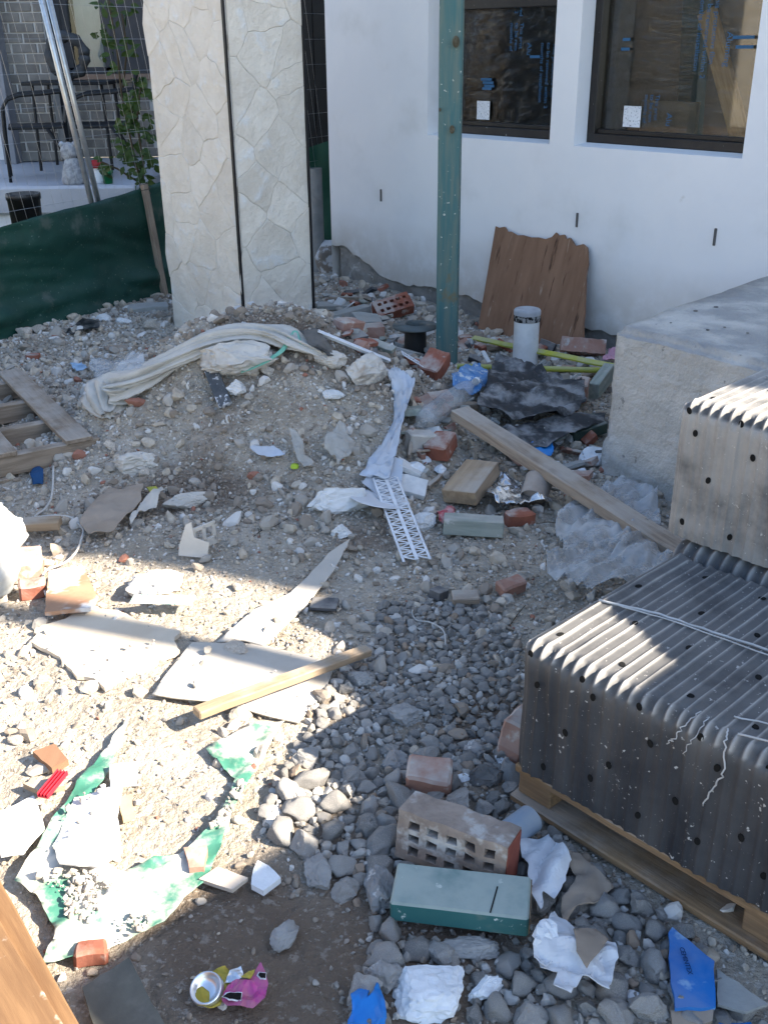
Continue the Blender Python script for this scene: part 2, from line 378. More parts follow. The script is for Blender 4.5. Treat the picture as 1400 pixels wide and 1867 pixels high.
# side, back and top of the shell
q4((0, 0, 0), (0, 0, HTOP), (0, 6, HTOP), (0, 6, 0)); q4((HEND, 0, HTOP), (HEND, 0, 0), (HEND, 6, 0), (HEND, 6, HTOP))
q4((0, 0, HTOP), (HEND, 0, HTOP), (HEND, 6, HTOP), (0, 6, HTOP))
mk('wall', (V, Fc), m_render, house, attrs={'splash': [.9 if v[2] < .45 else 0 for v in V]})
mk('footing', box(HEND - .05, .3, .75, .01, 90, .012, 5, 8, at=(HEND / 2 + .02, .175, .0)), m_footing, house)
for (px, py, hp) in ((695, 356, 22), (1052, 401, 26), (1303, 432, 32)):
    a, z = WL(px, py); _, z2 = WL(px, py + hp / 2); mk('weep_slot', box(.012, .012, 2 * abs(z - z2), .002, at=(a, -.002, z)), m_slot, house)
# windows
m_glass = bpy.data.materials.new('window_glass'); m_glass.use_nodes = True
nt = m_glass.node_tree; N = nt.nodes; N.remove(N['Principled BSDF'])
gl = N.new('ShaderNodeBsdfGlossy'); gl.inputs['Roughness'].default_value = .03; tp = N.new('ShaderNodeBsdfTransparent'); tp.inputs[0].default_value = (.78, .82, .80, 1)
fr = N.new('ShaderNodeFresnel'); fr.inputs[0].default_value = 1.75; ms = N.new('ShaderNodeMixShader')
nt.links.new(fr.outputs[0], ms.inputs[0]); nt.links.new(tp.outputs[0], ms.inputs[1]); nt.links.new(gl.outputs[0], ms.inputs[2]); nt.links.new(ms.outputs[0], N['Material Output'].inputs[0])
m_film = bpy.data.materials.new('crinkled_clear_film'); m_film.use_nodes = True
nt = m_film.node_tree; N = nt.nodes; N.remove(N['Principled BSDF'])
gl = N.new('ShaderNodeBsdfGlossy'); gl.inputs['Roughness'].default_value = .12; gl.inputs[0].default_value = (.9, .93, .95, 1); tp = N.new('ShaderNodeBsdfTransparent'); tp.inputs[0].default_value = (.94, .95, .95, 1)
fr = N.new('ShaderNodeFresnel'); fr.inputs[0].default_value = 1.42; ms = N.new('ShaderNodeMixShader'); bp = N.new('ShaderNodeBump'); bp.inputs['Strength'].default_value = .5; bp.inputs['Distance'].default_value = .012
tc = N.new('ShaderNodeTexCoord'); mp = N.new('ShaderNodeMapping'); mp.inputs['Scale'].default_value = (2.2, 2, 9); nz = N.new('ShaderNodeTexNoise'); nz.inputs['Scale'].default_value = 5; nz.inputs['Detail'].default_value = 4; nz.inputs['Distortion'].default_value = 1.3
for a, b in ((tc.outputs['Object'], mp.inputs[0]), (mp.outputs[0], nz.inputs['Vector']), (nz.outputs['Fac'], bp.inputs['Height']), (bp.outputs[0], gl.inputs['Normal']), (bp.outputs[0], fr.inputs['Normal']), (fr.outputs[0], ms.inputs[0]), (tp.outputs[0], ms.inputs[1]), (gl.outputs[0], ms.inputs[2]), (ms.outputs[0], N['Material Output'].inputs[0])): nt.links.new(a, b)
m_print = mat('blue_print', (.018, .09, .19), (.025, .11, .23), rough=.5, bump=0)
m_paper = mat('sticker_paper', (.72, .74, .76), (.66, .68, .70), rough=.7, bump=0, spots=[((.2, .22, .25), 130, .58, .62)])
TX = ['This protective film', 'to be removed within 2', 'months of installation']
for wi, (a, b) in enumerate(wins):
    wn = tag(bpy.data.objects.new('window', None)); COL.objects.link(wn); wn.parent = house; wn.location = ((a + b) / 2, RV, ZS)
    hw = (b - a) / 2; F = .045; zt = ZT - ZS
    pr = [box(2 * hw, .06, F, .004, at=(0, .03, F / 2 + .012)), box(2 * hw, .06, F, .004, at=(0, .03, zt - F / 2)), box(F, .058, zt - 2 * F, .004, at=(-hw + F / 2, .03, zt / 2)), box(F, .058, zt - 2 * F, .004, at=(hw - F / 2, .03, zt / 2)),
          box(2 * hw - 2 * F, .03, .022, .003, at=(0, .04, F + .023))]
    if wi == 0: pr.append(box(2 * hw - 2 * F, .05, .05, .003, at=(0, .032, WL(900, 4)[1] - ZS)))
    mk('frame', join(*pr), m_frame, wn)
    W_ = hw - F
    mk('pane', ([(-W_, .05, F), (W_, .05, F), (W_, .05, zt - F), (-W_, .05, zt - F)], [[0, 1, 2, 3]]), m_glass, wn)
    # crinkled protective film with printing
    fv, ff = [], []; nxx, nzz = 46, 70
    for j in range(nzz + 1):
        for i in range(nxx + 1):
            x = -W_ + .01 + (2 * W_ - .02) * i / nxx; z = F + .03 + (zt - 2 * F - .04) * j / nzz
            y = .040 + .004 * mn.noise(Vector((x * 7, z * 26, wi * 5))) + .002 * mn.noise(Vector((x * 40, z * 16, wi * 5)))
            fv.append((x, y, z))
    for j in range(nzz):
        for i in range(nxx):
            k = j * (nxx + 1) + i; ff.append([k, k + 1, k + nxx + 2, k + nxx + 1])
    fo = mk('protective_film', (fv, ff), m_film, wn, True)
    def ltr(s, px, py, size):
        la, lz = WL(px, py); rot = Matrix(((0, 1, 0, la - (a + b) / 2), (0, 0, -1, .028), (-1, 0, 0, lz - ZS + .01), (0, 0, 0, 1)))
        # letters read downwards: text x -> -z, text y -> +x
        textmesh(s, size, m_print, 'lettering', fo, rot)
    sx = .105 / .105
    if wi == 0:
        for k, s in enumerate(TX): ltr(s, 978 - 11 * k, 82, .034)
        for k, s in enumerate(TX): ltr(s[:9], 918 - 9 * k, 45, .034)
        for k, s in enumerate(('removed', 'within 2', 'lation')): ltr(s, 918 - 9 * k, -14, .034)
        ltr('Aluming', 997, 120, .055); ltr('Alu', 931, 82, .045)
        st = [(945, 104, 22), (857, 146, 26), (860, 152, 26), (862, 158, 24), (858, 163, 22)]
    else:
        for k, s in enumerate(TX): ltr(s, 1276 - 14 * k, -10, .038)
        for k, s in enumerate(('This prot', 'to be rem', 'months of')): ltr(s, 1166 - 10 * k, 178, .032)
        ltr('Alu', 1186, 212, .045); ltr('Aluming', 1296, 62, .045)
        st = [(1326, 68, 34), (1328, 86, 28), (1112, 72, 14), (1110, 90, 16)]
    for (px, py, wd) in st:
        la, lz = WL(px, py); mk('emblem_bar', box(wd * .0032, .001, .014, at=(la - (a + b) / 2, .027, lz - ZS)), m_print, fo)
    px, py, sw = ((851, 203, .10), (1122, 215, .105))[wi]; la, lz = WL(px, py)
    mk('paper_sticker', box(sw, .001, .10, at=(la - (a + b) / 2, .030, lz - ZS)), m_paper, wn)
# dim room seen through the glass
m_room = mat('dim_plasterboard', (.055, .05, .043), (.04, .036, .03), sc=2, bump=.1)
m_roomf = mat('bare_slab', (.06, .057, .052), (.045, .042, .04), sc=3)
ra, rb = .3, r1 + 1.0
V, Fc = [], []
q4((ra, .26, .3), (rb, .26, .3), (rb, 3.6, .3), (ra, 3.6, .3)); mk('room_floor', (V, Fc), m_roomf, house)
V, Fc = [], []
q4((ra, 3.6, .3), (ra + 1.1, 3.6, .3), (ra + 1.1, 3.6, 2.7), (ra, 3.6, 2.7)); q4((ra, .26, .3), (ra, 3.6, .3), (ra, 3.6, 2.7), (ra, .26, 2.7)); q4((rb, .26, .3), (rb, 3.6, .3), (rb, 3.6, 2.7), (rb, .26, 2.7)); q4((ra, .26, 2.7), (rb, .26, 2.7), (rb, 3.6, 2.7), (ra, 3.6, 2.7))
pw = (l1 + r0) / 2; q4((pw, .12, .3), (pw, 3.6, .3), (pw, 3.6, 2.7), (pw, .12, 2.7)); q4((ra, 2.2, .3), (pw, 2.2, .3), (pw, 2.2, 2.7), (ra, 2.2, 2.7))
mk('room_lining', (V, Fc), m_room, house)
m_pine = mat('pale_pine', (.42, .29, .165), (.33, .21, .11), sc=3, stretch=(1.2, 14, 14), bump=.3, bsc=12, spots=[((.22, .13, .07), 7, .68, .74)])
def inside(px, py, dep):       # point at a given distance behind the wall plane
    p0 = WP - WN * dep; return onplane(px, py, p0, WN)
def stick(a, b, wd, th, m, name, label, cat):
    return mk(name, box((b - a).length, wd, th, .003), m, None, False, label, cat, mw=frame((a + b) / 2, b - a, WN))
stick(inside(1352, 262, .5), inside(1288, 20, .5), .095, .04, m_pine, 'timber_prop', 'leaning pine prop seen through the crinkled film of the wide window', 'timber')
m_teal = mat('dark_teal_paint', (.02, .06, .065), (.015, .045, .05), rough=.6)
stick(inside(1255, 262, .9), inside(1272, -40, .9), .12, .09, m_teal, 'indoor_post', 'dark teal post standing inside behind the wide window', 'post')
m_tan = mat('tan_board', (.24, .20, .155), (.19, .155, .12), sc=2, bump=.1)
p = inside(1170, 235, .7); mk('indoor_board', box(.7, .3, .03, .004), m_tan, None, False, 'tan board leaning low inside the wide window', 'board', mw=frame(p, WD, WN))
p = inside(1165, 20, 1.1); mk('indoor_cream_board', box(.40, .30, .03, .004), m_tan, None, False, 'cream panel leaning high inside the wide window', 'board', mw=frame(p, WD, WN))

# house on the far side of the yard: it is what the window glass reflects
m_cream = mat('cream_render_across', (.62, .55, .44), (.56, .49, .38), sc=1.5, bump=.1)
m_dkdoor = mat('dark_roller_door', (.03, .028, .026), (.045, .04, .036), sc=2, rough=.6)
ha = empty('house_across', (-8.5, 2.0, 0), 'cream house with dark roller doors on the far side of the yard', 'house')
mk('wall', box(.25, 12, 3.0, .01, at=(0, 0, 1.5)), m_cream, ha)
mk('roof', box(1.2, 12.6, .25, .01, at=(-.3, 0, 3.1)), m_dkdoor, ha)
for yy in (-4.3, -1.1, 2.4, 4.9): mk('roller_door', box(.06, 2.5 if yy < 3 else 1.7, 2.2, .01, at=(.14, yy, 1.12)), m_dkdoor, ha)
mk('hedge_wall', box(.3, 12, .5, .02, at=(.9, 0, .25)), mat('brown_garden_wall', (.13, .095, .07), (.09, .065, .05), sc=4), ha)

# ================================================================== PILLAR
PLc = P(318, 598); E1 = Vector((.745, .667, 0)).normalized(); E2 = Vector((.667, -.745, 0)).normalized()
PC = PLc + E2 * .75; PW, PB = .75, .465; PH = 3.6
pm = Matrix(((E2.x, E1.x, 0, PLc.x), (E2.y, E1.y, 0, PLc.y), (0, 0, 1, 0), (0, 0, 0, 1)))     # x along left face, y into the other face
m_stone = mat('cream_split_stone', (.72, .67, .585), (.64, .585, .50), sc=5, rough=.8, bump=.9, bsc=9, bdist=.028, rand=.06, spots=[((.68, .67, .64), 9, .55, .7), ((.50, .42, .33), 5, .68, .82)])
m_grout = mat('stone_joint', (.58, .55, .50), (.30, .26, .21), sc=6, bump=.3, contrast=(.45, .6))
m_blk = mat('black_trim', (.012, .012, .013), rough=.45, bump=.05)
pil = empty('stone_clad_pillar', PLc, 'tall square pillar clad in cream crazy paved stone with black corner trim', 'pillar', mw=pm)
mk('core', box(PW - .012, PB - .012, PH, 0, at=(PW / 2, PB / 2 , PH / 2 - .02)), m_grout, pil)
def clip(poly, n, c):
    out = []
    for i in range(len(poly)):
        p, q = poly[i], poly[(i + 1) % len(poly)]; dp = p[0] * n[0] + p[1] * n[1] - c; dq = q[0] * n[0] + q[1] * n[1] - c
        if dp <= 0: out.append(p)
        if dp * dq < 0: t = dp / (dp - dq); out.append((p[0] + (q[0] - p[0]) * t, p[1] + (q[1] - p[1]) * t))
    return out
def cells(wd, ht, sx_, sz_, seed):
    rr = random.Random(seed); S = []
    nzc = int(ht / sz_); nxc = max(1, int(wd / sx_))
    for j in range(nzc):
        for i in range(nxc): S.append(((i + .5 + rr.uniform(-.42, .42) + (.25 if j % 2 else -.25)) * wd / nxc, (j + .5 + rr.uniform(-.42, .42)) * ht / nzc))
    res = []
    for k, s in enumerate(S):
        poly = [(0, 0), (wd, 0), (wd, ht), (0, ht)]
        for l, t in enumerate(S):
            if l == k or abs(t[1] - s[1]) > .8: continue
            n = (t[0] - s[0], t[1] - s[1]); c = (t[0] ** 2 + t[1] ** 2 - s[0] ** 2 - s[1] ** 2) / 2; ln = math.hypot(*n)
            poly = clip(poly, (n[0] / ln, n[1] / ln), c / ln - .0009)
            if len(poly) < 3: break
        if len(poly) >= 3: res.append((s, poly))
    return res
def stone_piece(s, poly, seed, wlim):
    # uneven outline and a gently dished, split face
    rr = random.Random(seed); out = []
    for i in range(len(poly)):
        p, q = poly[i], poly[(i + 1) % len(poly)]; L_ = math.hypot(q[0] - p[0], q[1] - p[1]); n = max(1, int(L_ / .02))
        for k in range(n):
            t = k / n; x = p[0] + (q[0] - p[0]) * t; z = p[1] + (q[1] - p[1]) * t
            j = .016
            if 0.004 < x < wlim - .004: x += j * mn.noise(Vector((p[0] * 0 + x * 12, z * 12, 3)))
            z += j * mn.noise(Vector((x * 12, z * 12, 8))) * (1 if .02 < z < PH - .02 else 0); out.append((x, z))
    d = .003 + rr.random() * .003; V = []; n = len(out); tx, tz = rr.uniform(-.012, .012), rr.uniform(-.012, .012)
    for (x, z) in out: V.append((x, 0, z))
    for (x, z) in out: V.append((x, -(d * .55) , z))
    for (x, z) in out:
        xi = s[0] + (x - s[0]) * .96; zi = s[1] + (z - s[1]) * .96; V.append((xi, -(d + (xi - s[0]) * tx + (zi - s[1]) * tz), zi))
    V.append((s[0], -d - rr.uniform(-.001, .003), s[1])); c = len(V) - 1; Fc = []
    for i in range(n):
        k = (i + 1) % n; Fc += [[i, k, n + k, n + i], [n + i, n + k, 2 * n + k, 2 * n + i], [2 * n + i, 2 * n + k, c]]
    return V, Fc
for side in (0, 1):
    wd = (PW if side == 0 else PB) - .02
    for k, (s, poly) in enumerate(cells(wd, PH, .2, .155, 11 + side * 5)):
        o = mk('stone', stone_piece(s, poly, k + side * 500, wd), m_stone, pil)
        if side == 0: o.matrix_local = Matrix.Translation((.006, .006, 0))
        else: o.matrix_local = Matrix.Translation((PW - .006, .014, 0)) @ Matrix.Rotation(math.pi / 2, 4, 'Z')
# which faces look outwards: local -y (left face) and +x (right face)
mk('corner_trim', join(box(.018, .012, PH, .002, at=(PW - .004, -.004, PH / 2))), m_blk, pil)
mk('edge_trim', box(.012, .016, PH, .002, at=(PW - .002, PB + .002, PH / 2)), m_blk, pil)

# ================================================================== CONCRETE LANDING
m_conc = mat('board_marked_concrete', (.56, .54, .50), (.46, .445, .41), sc=5, rough=.92, bump=1, bsc=16, bdist=.03, spots=[((.24, .23, .21), 26, .64, .72), ((.56, .54, .51), 8, .55, .7)], dust=((.30, .30, .30), .75, 5, .35, .6))
CZ = .575; CC = P(1116, 594, CZ); cd = Vector((.60, -.80, 0)).normalized(); ce = Vector((.70, .714, 0)).normalized()
bm = bmesh.new(); bmesh.ops.create_cube(bm, size=1)
CL, CW = 2.3, 2.3
for v in bm.verts:
    a, b, z = (v.co.x + .5) * CL, (v.co.y + .5) * CW, (v.co.z + .5) * (CZ + .2) - .2
    v.co = CC + cd * a + ce * b + Vector((0, 0, z - CZ)); v.co.z = z
bmesh.ops.bevel(bm, geom=[e for e in bm.edges if max(e.verts[0].co.z, e.verts[1].co.z) > .3], offset=.028, segments=3, affect='EDGES')
for _ in range(3):
    for ax, org, ln in ((cd, CC, CL), (ce, CC, CW)): pass
for k in range(1, 62): bmesh.ops.bisect_plane(bm, geom=list(bm.verts) + list(bm.edges) + list(bm.faces), plane_co=CC + cd * (.035 * k if k < 40 else .035 * 40 + .05 * (k - 40)), plane_no=cd)
for k in range(1, 32): bmesh.ops.bisect_plane(bm, geom=list(bm.verts) + list(bm.edges) + list(bm.faces), plane_co=CC + ce * .07 * k, plane_no=ce)
for k in range(1, 22): bmesh.ops.bisect_plane(bm, geom=list(bm.verts) + list(bm.edges) + list(bm.faces), plane_co=(0, 0, -.15 + .033 * k), plane_no=(0, 0, 1))
for v in bm.verts:
    c = v.co; n = Vector((mn.noise(c * 3.1), mn.noise(c * 3.1 + Vector((7, 0, 0))), mn.noise(c * 3.1 + Vector((0, 7, 0)))))
    m2 = Vector((mn.noise(c * 17), mn.noise(c * 17 + Vector((7, 0, 0))), mn.noise(c * 17 + Vector((0, 7, 0)))))
    hole = .03 * math.exp(-((c - P(1168, 700, .36)).length / .05) ** 2) * max(0, mn.noise(c * 60))
    v.co = c + n * .006 + m2 * .005 + (cd + ce) * hole - cd * (.03 if c.z < .2 else 0) * 0
    if c.z < .14: v.co += (cd * -.012 + ce * -.010)
bmesh.ops.recalc_face_normals(bm, faces=list(bm.faces))
V, Fc = bm2(bm)
lo = empty('concrete_landing', (CC.x, CC.y, 0), 'thick raw concrete landing block with rounded edges against the white house', 'concrete block')
mk('slab', ([v - lo.location for v in V], Fc), m_conc, lo, True)
m_crumb = mat('dark_crumb', (.11, .10, .09), (.2, .19, .17), sc=30)
cr = []
for k in range(70):
    a, b = random.uniform(.05, 1.6), random.uniform(.08, 2.0); q = CC + cd * a + ce * b; r = random.uniform(.004, .012)
    cr.append(xf(rock(k, 1), Matrix.Translation((q.x - lo.location.x, q.y - lo.location.y, CZ + .004)) @ Matrix.Diagonal((r, r, r * .6, 1))))
mk('crumbs', join(*cr), m_crumb, lo, kind='stuff')

# ================================================================== WRAPPED TILE BUNDLES
B1 = Vector((.727, .686, 0)).normalized(); B2 = Vector((.686, -.727, 0)).normalized()
m_wrap = mat('dusty_black_film', (.020, .022, .028), (.035, .037, .042), sc=6, rough=.6, bump=.35, bsc=35, bdist=.004, spec=.3,
             spots=[((.42, .41, .39), 70, .66, .70), ((.42, .41, .39), 130, .68, .71)], attr=None, dattr=('dust', (.44, .425, .40)))
m_wrapf = m_wrap
m_hole = mat('vent_hole_black', (.004, .004, .004), rough=.9, bump=0)
m_strand = mat('clear_wrap_strand', (.62, .63, .64), (.5, .5, .5), rough=.35, bump=0, transl=.3)
def bundle(A, z0, z1, nr, depth, label, seed, pitch=.0255, r=.028, hol=True, strands=True, group=None, fdust_bounce=.04, tdust=.24):
    M = Matrix(((B2.x, B1.x, 0, A.x), (B2.y, B1.y, 0, A.y), (0, 0, 1, z0), (0, 0, 0, 1))); H = z1 - z0
    root = empty('wrapped_tile_bundle', A, label, 'bundle', group, mw=M)
    path = []
    for i in range(16): path.append((0, (H - r) * i / 15, -1, 0, 'f'))
    for i in range(1, 6): t = math.pi / 2 * i / 6; path.append((r - r * math.cos(t), H - r + r * math.sin(t), -math.cos(t), math.sin(t), 'c'))
    for i in range(26): path.append((r + (depth - 2 * r) * i / 25, H, 0, 1, 't'))
    for i in range(1, 4): t = math.pi / 2 * i / 4; path.append((depth - r + r * math.sin(t), H - r + r * math.cos(t), math.sin(t), math.cos(t), 'b'))
    for i in range(5): path.append((depth, (H - r) * (1 - i / 4), 1, 0, 'b'))
    SP = 12; ns = nr * SP + 1; V, Fc, du = [], [], []; npth = len(path); rr = random.Random(seed)
    ro = [rr.uniform(-.004, .004) for _ in range(nr + 1)]
    for s in range(ns):
        rib, f = divmod(s, SP); f /= SP; x = s * pitch / SP
        endk = min(s, ns - 1 - s) / SP
        pin = .018 * (1 - min(1, endk / 1.0)) ** 2
        for (y, z, nyv, nzv, k) in path:
            w = Vector((x * 9, y * 9 + z * 9, seed))
            ridge = math.exp(-(min(f, 1 - f) / (.17 if k == 'c' else .09)) ** 2)
            if k == 't': d = (.0045 if tdust < .5 else .003) * ridge - .002 + .002 * mn.noise(w * 1.6) + ro[min(rib, nr)] * .6
            elif k == 'c': d = .007 * ridge - .004 - .007 * math.exp(-((f - .5) / .2) ** 2) + ro[min(rib, nr)] + .003 * mn.noise(Vector((x * 60, z * 30, seed)))
            else: d = .0034 * math.exp(-(min(f, 1 - f) / .22) ** 2) + .006 * mn.noise(Vector((x * 10, z * 4, seed + 3))) + .0045 * mn.noise(Vector((x * 48, z * 8, seed + 9))) + .002 * abs(mn.noise(Vector((x * 110, z * 14, seed)))) + ro[min(rib, nr)] * .5
            d -= pin
            V.append(Vector((x, y + nyv * d, z + nzv * d)))
            tp = max(0, (z / H - .72) / .28)
            dd = (.65 * ridge ** 1.5 + tdust) if k == 't' else ((.55 * ridge + .22) if k == 'c' else fdust_bounce + .30 * tp ** 2 + .12 * mn.noise(Vector((x * 14, z * 3, 5))))  # front: dust plus painted bounce light, paler towards the top edge
            du.append(min(1, max(0, dd)))
    for s in range(ns - 1):
        for i in range(npth - 1):
            a = s * npth + i; Fc.append([a, a + npth, a + npth + 1, a + 1])
    Fc.append(list(range(npth))); Fc.append([(ns - 1) * npth + i for i in range(npth)][::-1])
    mk('film_wrap', (V, Fc), m_wrap, root, True, attrs={'dust': du})
    if hol:
        hm = prism([(math.cos(t * math.pi / 5) * .0062, math.sin(t * math.pi / 5) * .0085) for t in range(10)], .0012); me = None
        L_ = nr * pitch
        spots = []
        for j in range(3):
            for i in range(int(L_ / .125)): spots.append(('f', .055 + i * .125 + (j % 2) * .06 + rr.uniform(-.02, .02), H * (.18 + .3 * j) + rr.uniform(-.025, .025)))
        for j in range(int(depth / .14)):
            for i in range(int(L_ / .14)): spots.append(('t', .05 + i * .14 + (j % 2) * .07 + rr.uniform(-.01, .01), .07 + j * .14))
        for i in range(int(L_ / .125)): spots.append(('f', .028 + i * .125, H - .022))
        for (k, x, q) in spots:
            if x > L_ - .02: continue
            if me is None: o = mk('vent_hole', hm, m_hole, root); me = o.data
            else: o = link('vent_hole', me, root)
            # sit the hole on the actual film surface
            si = int(round(x / (pitch / SP))); si = min(max(si, 0), ns - 1)
            if k == 'f':
                c = min(range(0, 19), key=lambda i: abs(path[i][1] - q)); v = V[si * npth + c]
                o.matrix_local = Matrix.Translation((v.x, v.y - .0018, v.z)) @ Matrix.Rotation(math.pi / 2, 4, 'X') @ Matrix.Rotation(rr.uniform(-.4, .4), 4, 'Z')
            else:
                c = 22 + min(range(25), key=lambda i: abs(path[22 + i][0] - q)); v = V[si * npth + c]
                o.matrix_local = Matrix.Translation((v.x, v.y, v.z + .0005)) @ Matrix.Rotation(rr.uniform(0, 3), 4, 'Z')
    return root
LB0 = P(952, 1165, .415); LB0.z = 0
def bpt(base, a, b, z): return base + B2 * a + B1 * b + Vector((0, 0, z))
lower = bundle(LB0, .1, .415, 43, .56, 'black film wrapped tile bundle resting directly on the timber pallet', 2)
backb = bundle(LB0 + B1 * .575 - B2 * .02, .1, .425, 34, .52, 'film wrapped tile bundle squeezed beneath the upper bundle', 3, r=.05, hol=False, pitch=.033)
UPc = P(1200, 985, .425); UPc.z = 0
UPc = LB0 + B1 * .605 - B2 * .055
upper = bundle(UPc, .43, .765, 42, .50, 'dusty tile bundle with bounced light tinted into its front stacked on top of the other bundles', 5, fdust_bounce=.60, tdust=.62)  # high front value paints in warm light bounced off the sunlit ground
# loose wrap strands lying on the lower bundle
def strand(root, pts, r=.0012, name='wrap_strand'):
    p2 = []
    for i in range(len(pts) - 1):
        a, b = Vector(pts[i]), Vector(pts[i + 1])
        for k in range(6): p2.append(a.lerp(b, k / 6) + Vector((mn.noise(a * 9 + Vector((k, 0, 0))), mn.noise(a * 9 + Vector((0, k, 0))), .3)) * .006)
    p2.append(Vector(pts[-1])); mk(name, tube(p2, r, 5), m_strand, root, True)
LH = .315 + .004
strand(lower, [(.02, .23, LH), (.14, .27, LH), (.28, .29, LH), (.45, .32, LH), (.7, .33, LH), (1.0, .36, LH)], .0030)
strand(lower, [(.05, .24, LH), (.2, .27, LH), (.5, .30, LH), (.9, .34, LH)], .0016)
strand(lower, [(.43, .06, LH), (.5, .09, LH), (.6, .07, LH), (.75, .09, LH)], .0016)
strand(lower, [(.46, .02, LH), (.55, .05, LH), (.7, .04, LH)], .002)
strand(lower, [(.44, .02, LH), (.45, -.004, .31), (.46, -.012, .25), (.44, -.008, .2), (.43, -.008, .16)], .0016)
strand(lower, [(.38, .03, LH), (.37, -.004, .30), (.36, -.012, .27), (.345, -.008, .25)], .0011)
strand(lower, [(.4, .02, LH), (.395, -.008, .29), (.38, -.012, .25)], .0009)
strand(upper, [(.06, .28, .339), (.2, .20, .339), (.3, .22, .339), (.6, .24, .339)], .0025)

# pallet under the bundles
m_pal = mat('weathered_pallet', (.27, .17, .09), (.16, .10, .055), sc=4, stretch=(1.2, 16, 16), rough=.9, bump=.5, bsc=14, spots=[((.12, .08, .05), 6, .62, .72)], dust=D(.4, 5))
PMx = Matrix(((B2.x, B1.x, 0, LB0.x), (B2.y, B1.y, 0, LB0.y), (0, 0, 1, 0), (0, 0, 0, 1)))
pal = empty('timber_pallet', LB0, 'low timber pallet carrying the film wrapped tile bundles', 'pallet', mw=PMx)
PLN = 1.14
for k, y in enumerate((.04, .3, .56, .82, 1.05)): mk('deck_board', box(PLN, .10 if k else .075, .020, .003, 14, .002, k), m_pal, pal, mw=Matrix.Translation((PLN / 2 - .004, y, .088)))
for k, y in enumerate((.035, .52, 1.04)): mk('bottom_board', box(PLN, .085, .018, .003, 14, .002, k + 7), m_pal, pal, mw=Matrix.Translation((PLN / 2 - .006, y, .013)))
for y in (.045, .53, 1.04):
    for x in (.045, .57, 1.08): mk('block', box(.085, .075, .054, .003, 3, .002, x * 10 + y), m_pal, pal, mw=Matrix.Translation((x, y + .004, .049)))
# unseen pallets of bundles added on the right to cast the yard's shade
GRP = 'tile bundles in the unseen stacks added for shade'
b0 = None
def shade_stack(S, rot, layers, plab, rows=2):
    global b0
    RM = Matrix.Translation(S) @ Matrix.Rotation(rot, 4, 'Z') @ Matrix.Translation(-LB0)
    p2 = copytree(pal); p2.matrix_world = RM @ pal.matrix_basis; p2['label'] = plab
    for k in range(layers):
        for row in range(rows):
            if b0 is None: c = b0 = bundle(LB0, .1, .43, 44, .54, 'film wrapped tile bundle in an unseen stack added to shade the yard', 8, hol=False, group=GRP); M0 = b0.matrix_basis.copy(); b0['m0'] = 1; shade_stack.M0 = M0
            else: c = copytree(b0)
            c.matrix_world = RM @ Matrix.Translation(B1 * (row * .56)) @ Matrix.Translation((0, 0, k * .335)) @ shade_stack.M0
shade_stack(Vector((1.67, 1.68, 0)), R(-22), 4, 'timber pallet under the unseen four layer stack added for shade')
shade_stack(Vector((1.68, .46, 0)), 0, 5, 'timber pallet under the unseen five layer stack added for shade')
# ================================================================== FENCE, NEIGHBOUR
m_galv = mat('galvanised', (.55, .57, .58), (.42, .44, .46), sc=14, rough=.35, metal=.9, bump=.1)
m_gcloth = mat('dark_green_shade_cloth', (.003, .036, .026), (.005, .048, .034), sc=3, rough=.55, bump=.4, bsc=16, bdist=.006, spots=[((.10, .15, .12), 60, .64, .70), ((.05, .075, .06), 5, .58, .72)], spec=.4)
FA = P(0, 606); FB = P(300, 522); FD = (FB - FA); FD.z = 0; FD.normalize()
FN = Vector((FD.y, -FD.x, 0))   # towards the yard
fen = empty('temporary_fence', FA, 'leaning wire mesh construction fence in front of the neighbouring porch', 'fence')
def fpt(a, z): return FA + FD * a + Vector((0, 0, z)) + FD * z * .10 * 0
pa_, pb_ = onplane(172, 372, FA, FN), onplane(74, -10, FA, FN); LEAN = (pb_ - pa_).dot(FD) / (pb_.z - pa_.z)
ws = []
def fwire(a, b, r): ws.append(tube([a - FA, b - FA], r, 5, False))
a = -2.2
while a < 3.6:
    fwire(fpt(a, .05), fpt(a + LEAN * 2.1, 2.15) , .0009); a += .075
for k in range(12): fwire(fpt(-2.2, .12 + k * .18), fpt(3.6, .12 + k * .18), .0009)
mk('wire_mesh', join(*ws), m_galv, fen, True)
def onfence(px, py, out=.05): return onplane(px, py, FA + FN * out, FN)
for (t, b) in (((74, -10), (168, 372)), ((88, -10), (181, 372))):
    A = onfence(*b, -.02); B = onfence(*t, -.02); d = (B - A); A2 = A - d * ((A.z + .02) / d.z); B2_ = A + d * 1.4
    mk('galvanised_post', tube([A2 - FA, B2_ - FA], .017, 14), m_galv, fen, True)
# green cloth
V, Fc = [], []; na, nz_ = 150, 30; LO, HI = -2.2, (FB - FA).length + .02
for i in range(na + 1):
    a = LO + (HI - LO) * i / na; top = .60 + .11 * max(0, a) / HI + .006 * math.sin(a * 5)
    for j in range(nz_ + 1):
        t = j / nz_; z = t * top
        d = .03 + .05 * mn.noise(Vector((a * 2.2, z * 3, 1))) * (.4 + t) + .10 * (1 - t) ** 3 + .035 * abs(mn.noise(Vector((a * 2.5 + z * 6, z * 7, 4)))) + .006 * mn.noise(Vector((a * 14 - z * 9, z * 12, 6))) + .05 * math.exp(-((t - .22) / .08) ** 2) * (.6 + mn.noise(Vector((a * 3, 0, 2))))
        q = FA + FD * a + FN * (d + .03); V.append(Vector((q.x, q.y, z + hs(q.x, q.y) * (1 - t) - .012)) - FA)
for i in range(na):
    for j in range(nz_):
        k = i * (nz_ + 1) + j; Fc.append([k, k + 1, k + nz_ + 2, k + nz_ + 1])
